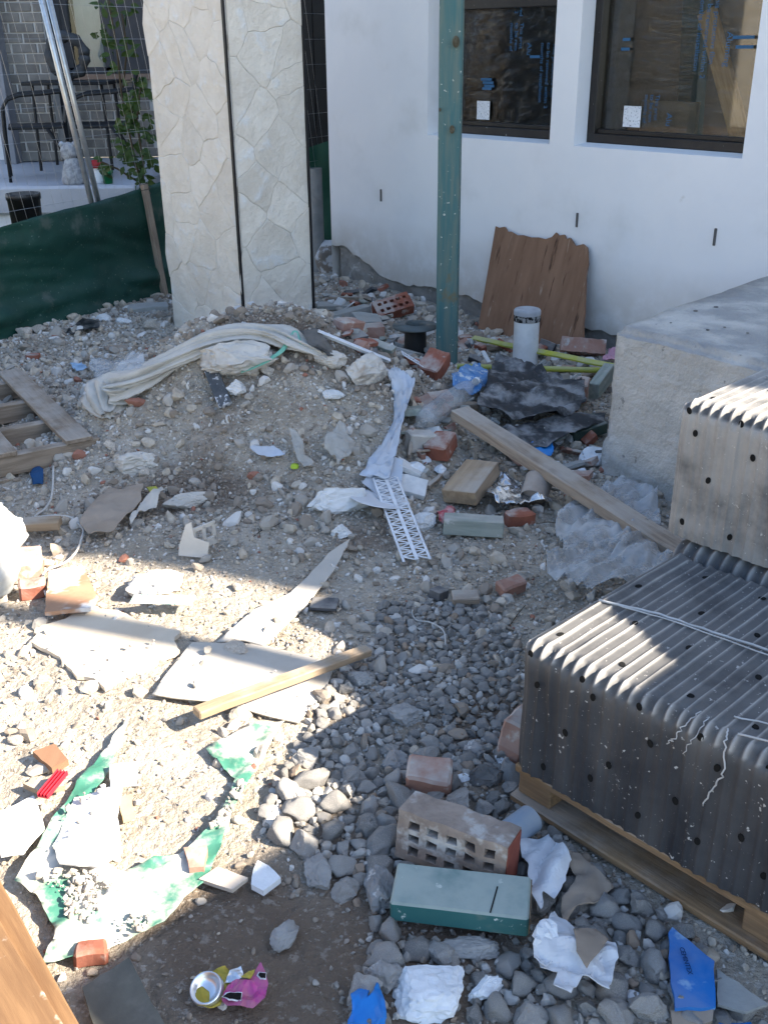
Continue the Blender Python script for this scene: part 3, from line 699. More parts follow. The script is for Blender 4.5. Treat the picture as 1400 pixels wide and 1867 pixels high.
gc = mk('green_shade_cloth', ([v for v in V], Fc), m_gcloth, None, True, 'dark green plastic cloth tied along the foot of the mesh fence', 'cloth'); gc.location = FA
gc.modifiers.new('t', 'SOLIDIFY').thickness = .002
m_oldw = mat('grey_weathered_timber', (.33, .27, .21), (.22, .17, .13), sc=4, stretch=(1.3, 16, 16), rough=.92, bump=.6, bsc=14, spots=[((.14, .10, .075), 5, .62, .74)], dust=D(.55, 5))
A = onfence(300, 520, .16); B = onfence(263, 335, .09); A.z -= .1
sk = empty('timber_stake', (A.x, A.y, 0), 'weathered timber stake driven in beside the stone pillar', 'stake')
mk('shaft', box((B - A).length, .045, .03, .003, 14, .002, 2), m_oldw, sk, mw=Matrix.Translation(-sk.location) @ frame((A + B) / 2, B - A, FN))
m_wire = mat('tie_wire', (.05, .04, .035), rough=.6, bump=0)
c = A.lerp(B, .93); mk('tie_wire', tube([c - sk.location + Vector((math.cos(t * .7) * .034, math.sin(t * .7) * .026, .004 * t - .01)) for t in range(18)], .002, 5), m_wire, sk)
# --- neighbouring house
NY = 10.6
m_nb = mat('grey_brick', (.20, .195, .18), (.15, .145, .135), sc=7, rough=.9, bump=.4, bsc=40, rand=.14)
m_mort = mat('pale_mortar', (.52, .52, .50), (.45, .45, .43), sc=9, bump=.3)
m_dkclad = mat('charcoal_cladding', (.055, .058, .065), (.045, .048, .055), rough=.6, bump=.1)
m_grclad = mat('grey_cladding', (.22, .235, .26), (.19, .2, .225), rough=.6, bump=.1)
m_white = mat('white_paint', (.74, .76, .78), (.68, .70, .72), rough=.6, bump=.05)
nb = empty('neighbour_house', (-2.6, NY, 0), 'grey brick neighbouring house with a raised tiled porch behind the mesh fence', 'house')
NO = Vector(nb.location)
def nx_(px, y=NY): return PY(px, 200, y).x
ZF = .52
xL, xP0, xP1, xW0, xW1 = nx_(-30), nx_(36), nx_(118), nx_(126), nx_(218)
zsill = PY(170, 135, NY).z; zw1 = 2.5
def nbox(name, x0, x1, y0, y1, z0, z1, m, bev=.004): return mk(name, box(x1 - x0, y1 - y0, z1 - z0, bev, at=((x0 + x1) / 2 - NO.x, (y0 + y1) / 2 - NO.y, (z0 + z1) / 2)), m, nb)
brick_me = None
def bricks(x0, x1, z0, z1, y, name='mortar_bed'):
    global brick_me
    nbox(name, x0, x1, y, y + .2, z0, z1, m_mort, 0)
    if brick_me is None: t = mk('brick', box(.228, .02, .074, .003), m_nb, nb); brick_me = t.data; bpy.data.objects.remove(t)
    r = 0; z = z0
    while z + .08 < z1:
        x = x0 - (.12 if r % 2 else 0)
        while x < x1:
            a, b = max(x, x0) + .005, min(x + .23, x1) - .005
            if b - a > .04:
                o = link('brick', brick_me, nb); o.matrix_local = Matrix.Translation(((a + b) / 2 - NO.x, y - .004 - NO.y, z + .043)) @ Matrix.Diagonal(((b - a) / .228, 1, 1, 1))
            x += .24
        z += .086; r += 1
bricks(xP0, xP1, ZF + .01, 2.15, NY - .3, 'mortar_pier')
bricks(xP1 + .012, nx_(285), ZF + .01, zsill - .06, NY, 'mortar_wall')
nbox('window_sill', xW0 - .02, nx_(285), NY - .09, NY + .1, zsill - .055, zsill, mat('brown_sill', (.24, .17, .13), rough=.7))
nw = bpy.data.objects.new('window', None); COL.objects.link(nw); nw.parent = nb; nw.location = ((xW0 + xW1) / 2 - NO.x, .05, zsill)
wl, hh = (xW1 - xW0) / 2, 1.8
mk('frame', join(box(.10, .06, hh, .004, at=(-wl + .05, 0, hh / 2)), box(.09, .06, hh, .004, at=(wl - .045, 0, hh / 2)), box(2 * wl, .06, .06, .004, at=(0, 0, .03))), m_dkclad, nw)
mk('blind', box(2 * wl - .25, .01, hh, 0, at=(0, .12, hh / 2)), m_white, nw)
mk('pane', ([(-wl + .1, .01, .06), (wl - .09, .01, .06), (wl - .09, .01, hh), (-wl + .1, .01, hh)], [[0, 1, 2, 3]]), m_glass, nw)
nbox('reveal_wall', xP0, xW0 + .03, NY + .01, NY + .2, ZF, 2.6, m_dkclad)
nbox('room_backing', xP0 - .05, nx_(218) + .3, NY + .3, NY + .4, ZF, 2.8, m_dkclad)
nbox('side_cladding', nx_(218), nx_(300), NY + .02, NY + .25, zsill, 3.2, m_dkclad)
nbox('dark_cladding', nx_(300) + .004, 3.0, NY + .02, NY + .25, -.1, 3.2, m_blk)
nbox('lower_cladding', nx_(285), nx_(300), NY + .02, NY + .25, -.1, zsill, m_dkclad)
nbox('door_recess', nx_(14, NY - .2), xP0 - .004, NY - .2, NY + .1, ZF, 2.6, m_dkclad)
nbox('porch_column', nx_(-6, NY - .5), nx_(16, NY - .5), NY - .5, NY - .25, ZF, 2.6, m_grclad)
nbox('white_wall', -9, nx_(-4, NY - .1), NY - .1, NY + .2, ZF, 2.8, m_white)
nbox('roof_slab', -9, 3.2, NY - .4, NY + 4, 2.85, 3.1, m_dkclad)
yF = 8.35
nbox('porch_floor', -9, nx_(275, 9.2), yF, NY + .1, .30, ZF, mat('pale_porch_tile', (.46, .48, .52), (.40, .42, .46), sc=2, rough=.5, bump=.05), .02)
nbox('porch_base', -9, nx_(275, 9.2) - .03, yF + .05, NY + .1, -.1, .298, m_white)
# chairs and table on the porch
m_rattan = mat('black_chair', (.018, .02, .022), rough=.55, bump=.2)
def chair(loc, rz, label):
    r = empty('porch_chair', loc, label, 'chair', mw=Matrix.Translation(loc) @ Matrix.Rotation(rz, 4, 'Z'))
    # faces -x; seat depth along x
    mk('seat', box(.44, .46, .025, .008, at=(.02, 0, .41)), m_rattan, r)
    mk('backrest', xf(box(.025, .44, .40, .008), Matrix.Translation((.30, 0, .63)) @ Matrix.Rotation(R(14), 4, 'Y')), m_rattan, r)
    for s in (-1, 1):
        y = .25 * s
        mk('arm_frame', tube([(-.24, y, 0), (-.235, y, .3), (-.22, y, .56), (-.17, y, .625), (-.08, y, .655), (.12, y, .665), (.30, y * .95, .68), (.33, y * .9, .8)], .013, 8), m_rattan, r, True)
        mk('leg', tube([(.30, y * 1.02, 0), (.22, y, .18), (.10, y, .40)], .012, 8), m_rattan, r, True)
    mk('seat_rail', tube([(-.232, -.25, .40), (-.232, .25, .40)], .012, 8), m_rattan, r, True)
    return r
c1 = PY(72, 300, 8.95); c2 = PY(192, 300, 9.05)
chair(Vector((c1.x, 8.95, ZF)), R(18), 'black tubular porch chair next to the dark doorway')
chair(Vector((c2.x, 9.05, ZF)), R(12), 'black tubular porch chair partly behind the climbing plant')
ct = PY(140, 190, 9.75); tb = empty('porch_table', (ct.x, 9.75, ZF), 'dark porch table behind the tubular chairs', 'table')
mk('table_top', box(.75, .6, .03, .006, at=(0, 0, .72)), m_rattan, tb)
for sx_ in (-1, 1):
    for sy_ in (-1, 1): mk('leg', tube([(.32 * sx_, .25 * sy_, 0), (.30 * sx_, .23 * sy_, .71)], .014, 8), m_rattan, tb)
rg = mk('ring_ornament', tube([(math.cos(t * math.pi / 14) * .155, math.sin(t * 1.1) * .01, .20 + math.sin(t * math.pi / 14) * .155) for t in range(29)], .045, 10, radii=[.045 + .012 * math.sin(t * 1.9) for t in range(29)]), mat('dark_grey_stone', (.05, .055, .06), (.035, .04, .045), rough=.6), None, True, 'dark ring shaped ornament standing on the porch table', 'ornament'); rg.location = (ct.x - .02, 9.72, ZF + .735)
# ornaments near the porch edge
m_grst = mat('mottled_grey_statue', (.42, .44, .46), (.24, .25, .27), sc=26, bump=.6, bsc=30)
def lowpt(px): q = PY(px, 340, 8.5); return Vector((q.x, 8.5, ZF))
L_ = lowpt(137)
st = empty('garden_statue', L_, 'mottled grey stone figurine standing on the porch edge', 'statue')
mk('body', lathe([(0, 0), (.085, 0), (.095, .03), (.085, .09), (.06, .16), (.05, .19), (.03, .21), (0, .215)], 18), m_grst, st, True)
mk('head', xf(rock(5, 3, .22, 2, (1, .9, 1.05)), Matrix.Translation((-.01, 0, .245)) @ Matrix.Scale(.07, 4)), m_grst, st, True)
for s in (-1, 1): mk('ear', xf(rock(7, 2, .2, 1, (1, 1, 1)), Matrix.Translation((-.01 + .05 * s, .0, .30)) @ Matrix.Scale(.026, 4)), m_grst, st, True)
L_ = lowpt(179); ms_ = empty('mushroom_ornament', L_, 'white garden mushroom ornament with a red cap on the porch', 'ornament')
mk('stem', lathe([(0, 0), (.055, 0), (.06, .03), (.045, .10), (.035, .14), (0, .14)], 16), m_white, ms_, True)
mk('cap', lathe([(.02, .12), (.06, .125), (.058, .15), (.04, .175), (0, .185)], 16), mat('red_cap', (.35, .02, .02), rough=.4), ms_, True)
L_ = lowpt(199); pt_ = empty('small_green_pot', L_, 'small bright green pot beside the mushroom ornament', 'pot')
mk('pot', lathe([(0, 0), (.035, 0), (.042, .08), (.047, .082), (.047, .10), (.04, .10), (.036, .06), (0, .06)], 16), mat('green_plastic', (.01, .16, .05), rough=.4), pt_, True)
q = PY(44, 365, 7.3); L_ = Vector((q.x, 7.3, 0)); bk = empty('black_bucket', L_, 'black plastic bucket standing below the porch behind the green cloth', 'bucket')
m_blkp = mat('black_plastic', (.012, .013, .014), rough=.45, bump=.1, dust=D(.25, 9))
mk('shell', lathe([(0, .02), (.09, .02), (.112, .56), (.118, .56), (.118, .60), (.108, .60), (.086, .1), (0, .1)], 24), m_blkp, bk, True)
mk('lawn_patch', ([Vector(v) for v in ((-6, 7.0, .012), (-2.6, 7.0, .012), (-2.2, 8.4, .012), (-6, 8.4, .012))], [[0, 1, 2, 3]]), mat('lawn', (.07, .11, .03), (.04, .07, .02), sc=30, bump=.8), None, False, None, None, None, 'structure')
# climbing plant on the fence side of the porch
m_leaf = mat('climber_leaf', (.060, .105, .022), (.035, .07, .018), sc=5, rough=.5, bump=.1, transl=.25, rand=0)
m_stem = mat('climber_stem', (.08, .06, .035), rough=.8)
cp0 = PY(262, 345, 7.7); cl = empty('climbing_plant', (cp0.x, 7.7, 0), 'leafy green climbing plant rising between the fence and the pillar', 'plant')
def cpt(px, py, y): return PY(px, py, y) - cl.location
paths = [[(268, 420, 7.7), (255, 330, 7.7), (238, 250, 7.75), (222, 170, 7.75), (215, 100, 7.7), (205, 40, 7.7), (195, -30, 7.7)], [(262, 400, 7.7), (262, 300, 7.7), (250, 220, 7.7), (258, 150, 7.7)], [(250, 330, 7.7), (215, 308, 7.7), (185, 295, 7.65)], [(225, 160, 7.75), (232, 90, 7.75), (222, 20, 7.75)]]
for pth in paths: mk('stem', tube([cpt(*p) for p in pth], .007, 6), m_stem, cl, True)
V, Fc = [], []; rr = random.Random(3)
def leaf(c, sz):
    a = Vector((rr.gauss(0, 1), rr.gauss(0, .7), rr.gauss(-.3, .6))).normalized(); n = Vector((rr.gauss(0, .6), -1, rr.gauss(.3, .6))).normalized(); b = a.cross(n).normalized(); n = b.cross(a); k = len(V)
    V.extend([c, c + a * sz * .35 + b * sz * .3 + n * sz * .08, c + a * sz * .75 + b * sz * .24, c + a * sz * 1.1 - n * sz * .1, c + a * sz * .75 - b * sz * .24, c + a * sz * .35 - b * sz * .3 + n * sz * .08]); Fc.extend([[k, k + 1, k + 2, k + 3], [k, k + 3, k + 4, k + 5]])
for (px, py, n, sp) in ((195, 15, 12, 22), (190, 55, 12, 16), (205, 90, 8, 16), (228, 25, 10, 14), (232, 85, 10, 18), (215, 130, 8, 12), (255, 165, 26, 22), (240, 190, 20, 22), (228, 235, 30, 24), (245, 270, 26, 24), (265, 300, 22, 22), (235, 300, 14, 20), (192, 300, 9, 16), (262, 340, 18, 18), (230, 210, 12, 20), (268, 240, 16, 18)):
    for _ in range(n): leaf(cpt(px + rr.gauss(0, sp * .5), py + rr.gauss(0, sp * .7), 7.7 + rr.uniform(-.12, .12)), rr.uniform(.045, .085))
mk('foliage', (V, Fc), m_leaf, cl)
# boundary fence and bits in the dark side passage
bf = empty('back_fence', (-.6, 10.2, 0), 'dark panel fence closing the narrow side passage', 'fence')
for k in range(9): mk('panel', box(.2, .03, 2.0, .004, at=(.8 + .205 * k - .9, -.05, 1.0)), m_blk, bf)
q = P(585, 505); sp_ = mk('passage_pipe', join(lathe([(.045, 0), (.045, .75)], 16), lathe([(.04, .75), (.045, .75)], 16)), mat('dull_grey_pvc', (.27, .28, .28), rough=.5), None, True, 'grey plastic pipe upright in the dark side passage', 'pipe'); sp_.location = (q.x - .02, 7.45, -.02)
m_gd = mat('green_sheet', (.004, .05, .03), (.01, .07, .045), sc=3, rough=.5)
V, Fc = [], []
for i in range(14):
    for j in range(10): V.append(Vector((-.62 + i * .07, 8.7 + .05 * mn.noise(Vector((i * .5, j * .5, 0))), .0 + (j / 9) * (.75 + .28 * i / 13))))
for i in range(13):
    for j in range(9): k = i * 10 + j; Fc.append([k, k + 1, k + 11, k + 10])
mk('passage_sheet', (V, Fc), m_gd, None, True, 'green plastic sheet hanging across the dark side passage', 'sheet')
m_soil = mat('white_splashed_soil', (.55, .56, .57), (.22, .19, .16), sc=14, bump=.8, contrast=(.45, .55))
q = G(598, 498); o = mk('plaster_spill', xf(rock(31, 3, .4, 3, (1, 1, 1)), Matrix.Diagonal((.10, .12, .15, 1))), m_soil, None, True, 'white plaster splashed lump at the house corner beside the pillar', 'plaster lump'); o.location = (q.x, q.y + .1, .08)
# ================================================================== STANDING THINGS NEAR THE HOUSE
m_post = mat('green_treated_post', (.055, .14, .145), (.115, .165, .145), sc=3, stretch=(1.2, 12, 12), rough=.7, bump=.3, bsc=10, spots=[((.60, .60, .52), 55, .66, .70), ((.62, .62, .55), 18, .70, .73), ((.16, .13, .07), 4, .66, .74)])
pb = P(814, 668); pb.z = 0; pt = onplane(824, 0, pb, Vector((0, 1, 0)))
po = empty('green_timber_post', pb, 'upright green treated timber post splashed with paint in front of the white house', 'post')
pd = pt - pb; pd = pd * (3.4 / pd.z)
xax = (WD * .85 + Vector((1, 0, 0)) * .6).normalized()
mk('shaft', box(3.5, .105, .05, .004, 24, .0015, 3), m_post, po, mw=frame(pd * .5 + Vector((0, 0, -.03)), pd, Vector((-.28, -1, 0)))@ Matrix.Identity(4))
m_knot = mat('dark_knot', (.12, .11, .075), (.06, .05, .03), sc=40, bump=.6)
for (px, py, r_) in ((831, 76, .020), (824, 236, .015), (802, 200, .007)):
    q = onplane(px, py, pb + Vector((0, -.045, 0)), Vector((.28, 1, 0)).normalized()); k = mk('knot', lathe([(0, .003), (r_ * .5, .003), (r_ * .62, .0045), (r_, .0012), (r_, -.004)], 14), m_knot, po)
    k.matrix_local = Matrix.Translation(q - pb) @ Matrix.Rotation(R(90), 4, 'X') @ Matrix.Diagonal((.8, 1.25, 1, 1))
p2_ = empty('green_timber_post', (3.6, .90, 0), 'unseen green timber post added to cast a shadow band over the sunlit sheets', 'post'); mk('shaft', box(.09, .09, 3.9, .004, at=(0, 0, 1.93)), m_post, p2_)  # out of view, added for its shadow band across the sunlit ground
m_ply = mat('stained_plywood', (.27, .155, .095), (.17, .09, .052), sc=2, contrast=(.15, .85), stretch=(9, 1.3, 9), rough=.85, bump=.08, bsc=14, spots=[((.45, .35, .26), 4, .60, .78, 1), ((.06, .028, .016), 3.0, .58, .72, 1), ((.62, .60, .56), 34, .72, .76)])
# plywood leaning on the wall
q0, q1 = P(874, 600), P(1066, 637); q0.z = 0; qx = WD.copy(); q1 = onplane(1066, 637, q0, WN); q1.z = 0; wdp = (q1 - q0).dot(qx)
t0, t1 = onplane(905, 414, WP + WN * .02, WN), onplane(1073, 452, WP + WN * .02, WN); topl = (t0 - q0).length; topr = (t1 - q1).length
out = [(0, 0), (wdp, 0)]
for k in range(9): fr_ = (k + .5) / 9.2; out.append((wdp + ((t1 - q0).dot(qx) - wdp) * fr_ + .03 * mn.noise(Vector((k * 1.3, 5, 0))), topr * fr_))
plyz = ((t0 + t1) / 2 - (q0 + q1) / 2); plyz = (plyz - qx * plyz.dot(qx)).normalized(); plyn = qx.cross(plyz)
tops = [onplane(a_, b_, WP + WN * .02, WN) for a_, b_ in ((1073, 452), (1066, 446), (1060, 448), (1052, 450), (1046, 441), (1040, 434), (1034, 437), (1029, 428), (1020, 430), (1014, 424), (1008, 433), (998, 437), (985, 434), (972, 434), (958, 430), (946, 430), (934, 423), (928, 424), (921, 414), (912, 416), (905, 413))]
for t_ in tops: out.append(((t_ - q0).dot(qx), (t_ - q0).dot(plyz)))
Mp = Matrix(((qx.x, plyz.x, plyn.x, q0.x), (qx.y, plyz.y, plyn.y, q0.y), (qx.z, plyz.z, plyn.z, 0), (0, 0, 0, 1)))
mk('plywood_sheet', prism(out, .016), m_ply, None, False, 'stained plywood offcut with a torn top edge leaning on the white house', 'plywood', mw=Mp)
# white pipe
m_pvcw = mat('white_pvc', (.66, .67, .67), (.56, .57, .57), sc=9, rough=.45, bump=.15, spots=[((.34, .33, .31), 12, .62, .72)])
m_black = mat('black_smear', (.012, .012, .012), (.3, .3, .3), sc=28, contrast=(.5, .56), bump=0)
p0 = P(956, 668); hp = PY(958, 562, p0.y).z; wp = empty('white_drain_pipe', (p0.x, p0.y, 0), 'capped white plastic drain pipe standing in front of the plywood', 'pipe')
mk('pipe', lathe([(.064, -.05), (.064, hp - .055)], 28), m_pvcw, wp, True)
mk('cap', lathe([(.0, hp - .004), (.05, hp), (.064, hp - .004), (.068, hp - .012), (.068, hp - .03)], 28), mat('grey_cap', (.42, .44, .46), (.3, .31, .33), sc=20), wp, True)
mk('tape_band', lathe([(.0665, hp - .03), (.067, hp - .06), (.0655, hp - .063)], 28), m_black, wp, True)
# black pipe with flange
p0 = P(757, 655); hp = PY(757, 592, p0.y).z; bp_ = empty('black_floor_waste', (p0.x, p0.y, 0), 'short black pipe with a wide collar standing in the rubble', 'pipe')
mk('pipe', lathe([(.062, -.05), (.058, hp * .5), (.056, hp - .01)], 24), m_blkp, bp_, True)
mk('collar', lathe([(.05, hp - .02), (.05, hp), (.055, hp + .008), (.06, hp), (.12, hp - .004), (.118, hp - .012), (.06, hp - .02)], 28), mat('grey_black_rim', (.10, .12, .12), rough=.4), bp_, True)
mk('dark_bore', lathe([(0, hp - .03), (.05, hp - .03)], 20), m_hole, bp_)

# ================================================================== BRICKS
m_brick = mat('red_brick', (.30, .105, .065), (.21, .075, .05), sc=10, rough=.92, bump=.6, bsc=35, dust=D(.75, 7, .42, .62), spots=[((.42, .38, .34), 12, .60, .72)])
m_brickp = mat('pink_brick', (.36, .21, .16), (.29, .155, .115), sc=9, rough=.92, bump=.6, bsc=35, dust=D(.8, 7, .38, .6), spots=[((.45, .41, .37), 14, .58, .68)])
m_brickd = mat('mortared_brick', (.33, .27, .225), (.22, .175, .145), sc=13, rough=.95, bump=.9, bsc=32, bdist=.006, spots=[((.28, .10, .07), 7, .62, .7), ((.46, .44, .41), 14, .50, .64), ((.16, .15, .14), 11, .62, .7), ((.7, .7, .7), 26, .72, .76)])
def cored(l=.23, wd=.11, t=.076, xs_=None, ys_=None, amp=.003, seed=1):
    xs_ = xs_ or [-.09, -.068, -.05, -.028, -.010, .012, .03, .052, .07, .092]; ys_ = ys_ or [-.033, -.013, .013, .033]
    X = [-l / 2] + xs_ + [l / 2]; Y = [-wd / 2] + ys_ + [wd / 2]; V = []; idx = {}; Fc = []
    def vi(i, j, k):
        if (i, j, k) not in idx:
            p = Vector((X[i], Y[j], (t / 2 if k else -t / 2))); n = Vector((mn.noise(p * 40 + Vector((seed, 0, 0))), mn.noise(p * 40 + Vector((0, seed, 0))), mn.noise(p * 40 + Vector((0, 0, seed)))))
            idx[(i, j, k)] = len(V); V.append(p + n * amp * 1.6)
        return idx[(i, j, k)]
    def hole(i, j): return 0 <= i < len(X) - 1 and 0 <= j < len(Y) - 1 and i % 2 == 1 and j % 2 == 1
    for i in range(len(X) - 1):
        for j in range(len(Y) - 1):
            if hole(i, j):
                Fc += [[vi(i, j, 0), vi(i, j, 1), vi(i + 1, j, 1), vi(i + 1, j, 0)], [vi(i + 1, j + 1, 0), vi(i + 1, j + 1, 1), vi(i, j + 1, 1), vi(i, j + 1, 0)], [vi(i, j + 1, 0), vi(i, j + 1, 1), vi(i, j, 1), vi(i, j, 0)], [vi(i + 1, j, 0), vi(i + 1, j, 1), vi(i + 1, j + 1, 1), vi(i + 1, j + 1, 0)]]
            else: Fc += [[vi(i, j, 1), vi(i + 1, j, 1), vi(i + 1, j + 1, 1), vi(i, j + 1, 1)], [vi(i, j, 0), vi(i, j + 1, 0), vi(i + 1, j + 1, 0), vi(i + 1, j, 0)]]
    n = len(X) - 1; m = len(Y) - 1
    for i in range(n): Fc += [[vi(i, 0, 0), vi(i + 1, 0, 0), vi(i + 1, 0, 1), vi(i, 0, 1)], [vi(i, m, 1), vi(i + 1, m, 1), vi(i + 1, m, 0), vi(i, m, 0)]]
    for j in range(m): Fc += [[vi(0, j, 1), vi(0, j + 1, 1), vi(0, j + 1, 0), vi(0, j, 0)], [vi(n, j, 0), vi(n, j + 1, 0), vi(n, j + 1, 1), vi(n, j, 1)]]
    return V, Fc
# foreground cored brick standing on its long edge: bed face looks at the viewer
A = P(726, 1560); B = P(900, 1625); A.z = B.z = 0; d = (B - A).normalized(); nrm = Vector((d.y, -d.x, 0))
cb = A + d * .117 - nrm * .03
brick_fg = empty('cored_brick', (cb.x, cb.y, .015), 'mortar crusted brick with core holes standing on edge behind the green timber offcut', 'brick', mw=frame(Vector((cb.x, cb.y, .062)), d, -Vector((0, 0, 1)).cross(d) * -1 if False else nrm + Vector((0, 0, .12)), 0))
mk('body', cored(ys_=[-.040, -.022, -.010, .008, .020, .038], amp=.0025, seed=4), m_brickd, brick_fg)
m_wirecut = mat('wirecut_red_face', (.30, .09, .06), (.19, .055, .04), sc=4, stretch=(60, 2, 2), rough=.9, bump=.8, bsc=6, spots=[((.45, .42, .38), 10, .62, .74)])
mk('header_face', box(.003, .104, .070, .001, at=(.1165, 0, 0)), m_wirecut, brick_fg)
def brickat(px, py, l, wd, t, yaw, pitch, roll, m, label, name='brick_fragment', core=False, lift=0.0, seed=1, cat='brick', z=None):
    q = G(px, py); M = Matrix.Translation((q.x, q.y, (hs(q.x, q.y) if z is None else z) + t * .45 + lift)) @ Matrix.Rotation(R(yaw), 4, 'Z') @ Matrix.Rotation(R(pitch), 4, 'Y') @ Matrix.Rotation(R(roll), 4, 'X')
    vf = cored(l, wd, t, seed=seed) if core else box(l, wd, t, .006, 5, .008, seed, 16)
    return mk(name, vf, m, None, False, label, cat, mw=M)
brickat(716, 580, .23, .11, .076, 20, -12, 38, m_brick, 'red cored brick tipped on its side near the house footing', 'cored_brick', True, .03)
brickat(680, 622, .12, .10, .09, 15, 0, 0, m_brickp, 'half brick standing in rubble left of the black collared pipe', seed=3, lift=.01)
brickat(636, 606, .12, .08, .06, 40, 10, 8, m_brickp, 'small pinkish brick lump beside the grey concrete offcut', seed=4)
brickat(790, 692, .13, .10, .075, 55, -28, 10, m_brick, 'broken red brick tilted against the foot of the green post', seed=5, lift=.03)
brickat(803, 836, .11, .09, .07, 62, -18, 0, m_brick, 'red brick half beside the white foam crumbs under the long plank', seed=6, lift=.02)
brickat(1058, 735, .13, .06, .09, 75, 0, 0, m_brickp, 'pinkish brick end beside the rough black membrane', seed=7, lift=.02)
brickat(1060, 652, .23, .11, .076, -8, 4, -30, m_brickp, 'pale pink cored brick lying under the yellow tape near the landing', 'cored_brick', True, .02, seed=8)
brickat(782, 1438, .10, .07, .055, -8, 4, 18, m_brickp, 'flat broken brick piece just behind the mortar crusted brick', seed=9, lift=.012)
brickat(945, 1372, .10, .06, .11, 60, 8, 10, m_brickp, 'pale pink brick bit wedged at the pallet corner', seed=10)
brickat(44, 1048, .12, .13, .07, 20, 3, 0, m_brickp, 'sunlit paint splashed brick half beside the white plastic bag', seed=11, lift=.0)
brickat(62, 1085, .07, .05, .05, 15, 0, 0, m_brick, 'small orange brick chip in sunlight beside the plastic bag', seed=12)
brickat(945, 955, .10, .06, .05, 15, 0, 0, m_brick, 'brick end half buried under the crumpled foil', seed=13)
brickat(930, 1080, .09, .05, .04, 35, 0, 10, m_brickp, 'dull red brick chip lying beside the clear plastic sheet', seed=14)
brickat(765, 820, .10, .075, .075, 20, 10, 0, mat('pale_mortar_lump', (.50, .47, .43), (.40, .37, .33), sc=12, bump=.8), 'square mortar lump between the grey strip and the plastic bottle', 'mortar_lump', seed=15, cat='mortar lump')
brickat(170, 1750, .06, .045, .035, 10, 0, 0, m_brick, 'brown brick chip at the torn edge of the green plastic', seed=16)

# ================================================================== TIMBER
m_pine2 = mat('dusty_pine', (.36, .27, .18), (.26, .19, .125), sc=3, stretch=(1.2, 14, 14), rough=.9, bump=.5, bsc=14, dust=D(.6, 5, .4, .65))
plank('long_plank', 'long weathered plank lying diagonally from the plastic bottle to the tile bundles', 'plank', (835, 800), (1262, 1045), .085, .04, m_oldw, lift=.09, lift2=.02, cuts=26)
plank('sunlit_batten', 'pale pine batten lying over the curled grey sheet', 'batten', (362, 1342), (672, 1212), .035, .022, m_pine2, lift=.055, lift2=.035, cuts=16)
def blockat(px, py, l, wd, t, yaw, pitch, roll, m, name, label, cat='timber', lift=0, bev=.003, amp=.002, cuts=6, seed=1):
    q = G(px, py); M = Matrix.Translation((q.x, q.y, hs(q.x, q.y) + t * .5 + lift)) @ Matrix.Rotation(R(yaw), 4, 'Z') @ Matrix.Rotation(R(pitch), 4, 'Y') @ Matrix.Rotation(R(roll), 4, 'X')
    return mk(name, box(l, wd, t, bev, cuts, amp, seed), m, None, False, label, cat, mw=M)
blockat(858, 905, .22, .13, .055, 62, -10, -6, m_pine2, 'timber_offcut', 'chunky pine offcut tilted in front of the long plank', lift=.03)
m_grn_t = mat('faded_green_timber', (.30, .33, .29), (.22, .25, .22), sc=4, stretch=(1.2, 12, 12), rough=.9, bump=.4, bsc=14, dust=D(.6, 7), spots=[((.5, .5, .48), 14, .62, .72)])
blockat(862, 975, .20, .08, .055, -5, 2, -8, m_grn_t, 'grey_timber_offcut', 'pale grey painted timber offcut lying below the chunky pine offcut', lift=.008)
m_teal2 = mat('teal_timber', (.02, .11, .115), (.035, .13, .13), sc=5, rough=.7, bump=.3, bsc=20, dust=((.33, .37, .34), .85, 6, .22, .6), spots=[((.60, .66, .64), 30, .63, .70), ((.16, .2, .17), 7, .58, .7)])
A = G(722, 1694); B = G(950, 1724); A.z = B.z = 0; d = (B - A).normalized(); nn_ = Vector((-d.y, d.x, 0)); c = (A + B) / 2 + nn_ * .045
tb_ = empty('green_timber_offcut', (c.x, c.y, .012), 'green painted timber offcut lying in front of the mortar crusted brick', 'timber', mw=frame(Vector((c.x, c.y, .016)), d, Vector((0, 0, 1)), R(6)))
mk('body', box(.255, .095, .052, .004, 8, .0015, 3, at=(0, 0, .032)), m_teal2, tb_)
mk('end_grain', box(.0025, .088, .046, .001, at=(.1288, 0, .032)), mat('end_grain_brown', (.22, .16, .10), (.13, .09, .06), sc=30), tb_)
mk('pencil_cut', xf(box(.0025, .06, .001, 0), Matrix.Translation((.062, -.015, .0592)) @ Matrix.Rotation(R(-9), 4, 'Z')), m_hole, tb_)
m_dkgrn = mat('dark_green_timber', (.04, .07, .06), (.06, .085, .07), sc=5, rough=.8, bump=.3, dust=D(.35, 7))
blockat(1062, 800, .17, .10, .05, 28, -6, 8, m_dkgrn, 'dark_green_offcut', 'dark green timber offcut lying by the foot of the concrete landing', lift=.02)
blockat(1094, 718, .24, .05, .08, 62, -8, 0, m_grn_t, 'leaning_grey_plank', 'grey green plank piece wedged against the landing side', lift=.02)
blockat(1080, 690, .2, .06, .02, 40, -6, 0, m_oldw, 'splintered_lath', 'thin splintered lath under the yellow rod next to the landing', lift=.03)
blockat(635, 583, .30, .07, .05, 38, -3, 0, mat('grey_offcut', (.33, .335, .32), (.26, .265, .25), sc=6, bump=.5, dust=D(.5)), 'concrete_offcut', 'long grey concrete offcut lying beside the pillar', 'concrete offcut', lift=.01)
blockat(608, 562, .2, .12, .03, 0, 0, 0, MATS['grey_offcut'], 'grey_slab_piece', 'thin grey slab piece tucked behind the pillar edge', 'slab piece')
blockat(668, 600, .16, .13, .07, 20, 8, 10, MATS['grey_offcut'], 'grey_slab_piece', 'tilted grey slab lump between the cored brick and half brick', 'slab piece', amp=.012)
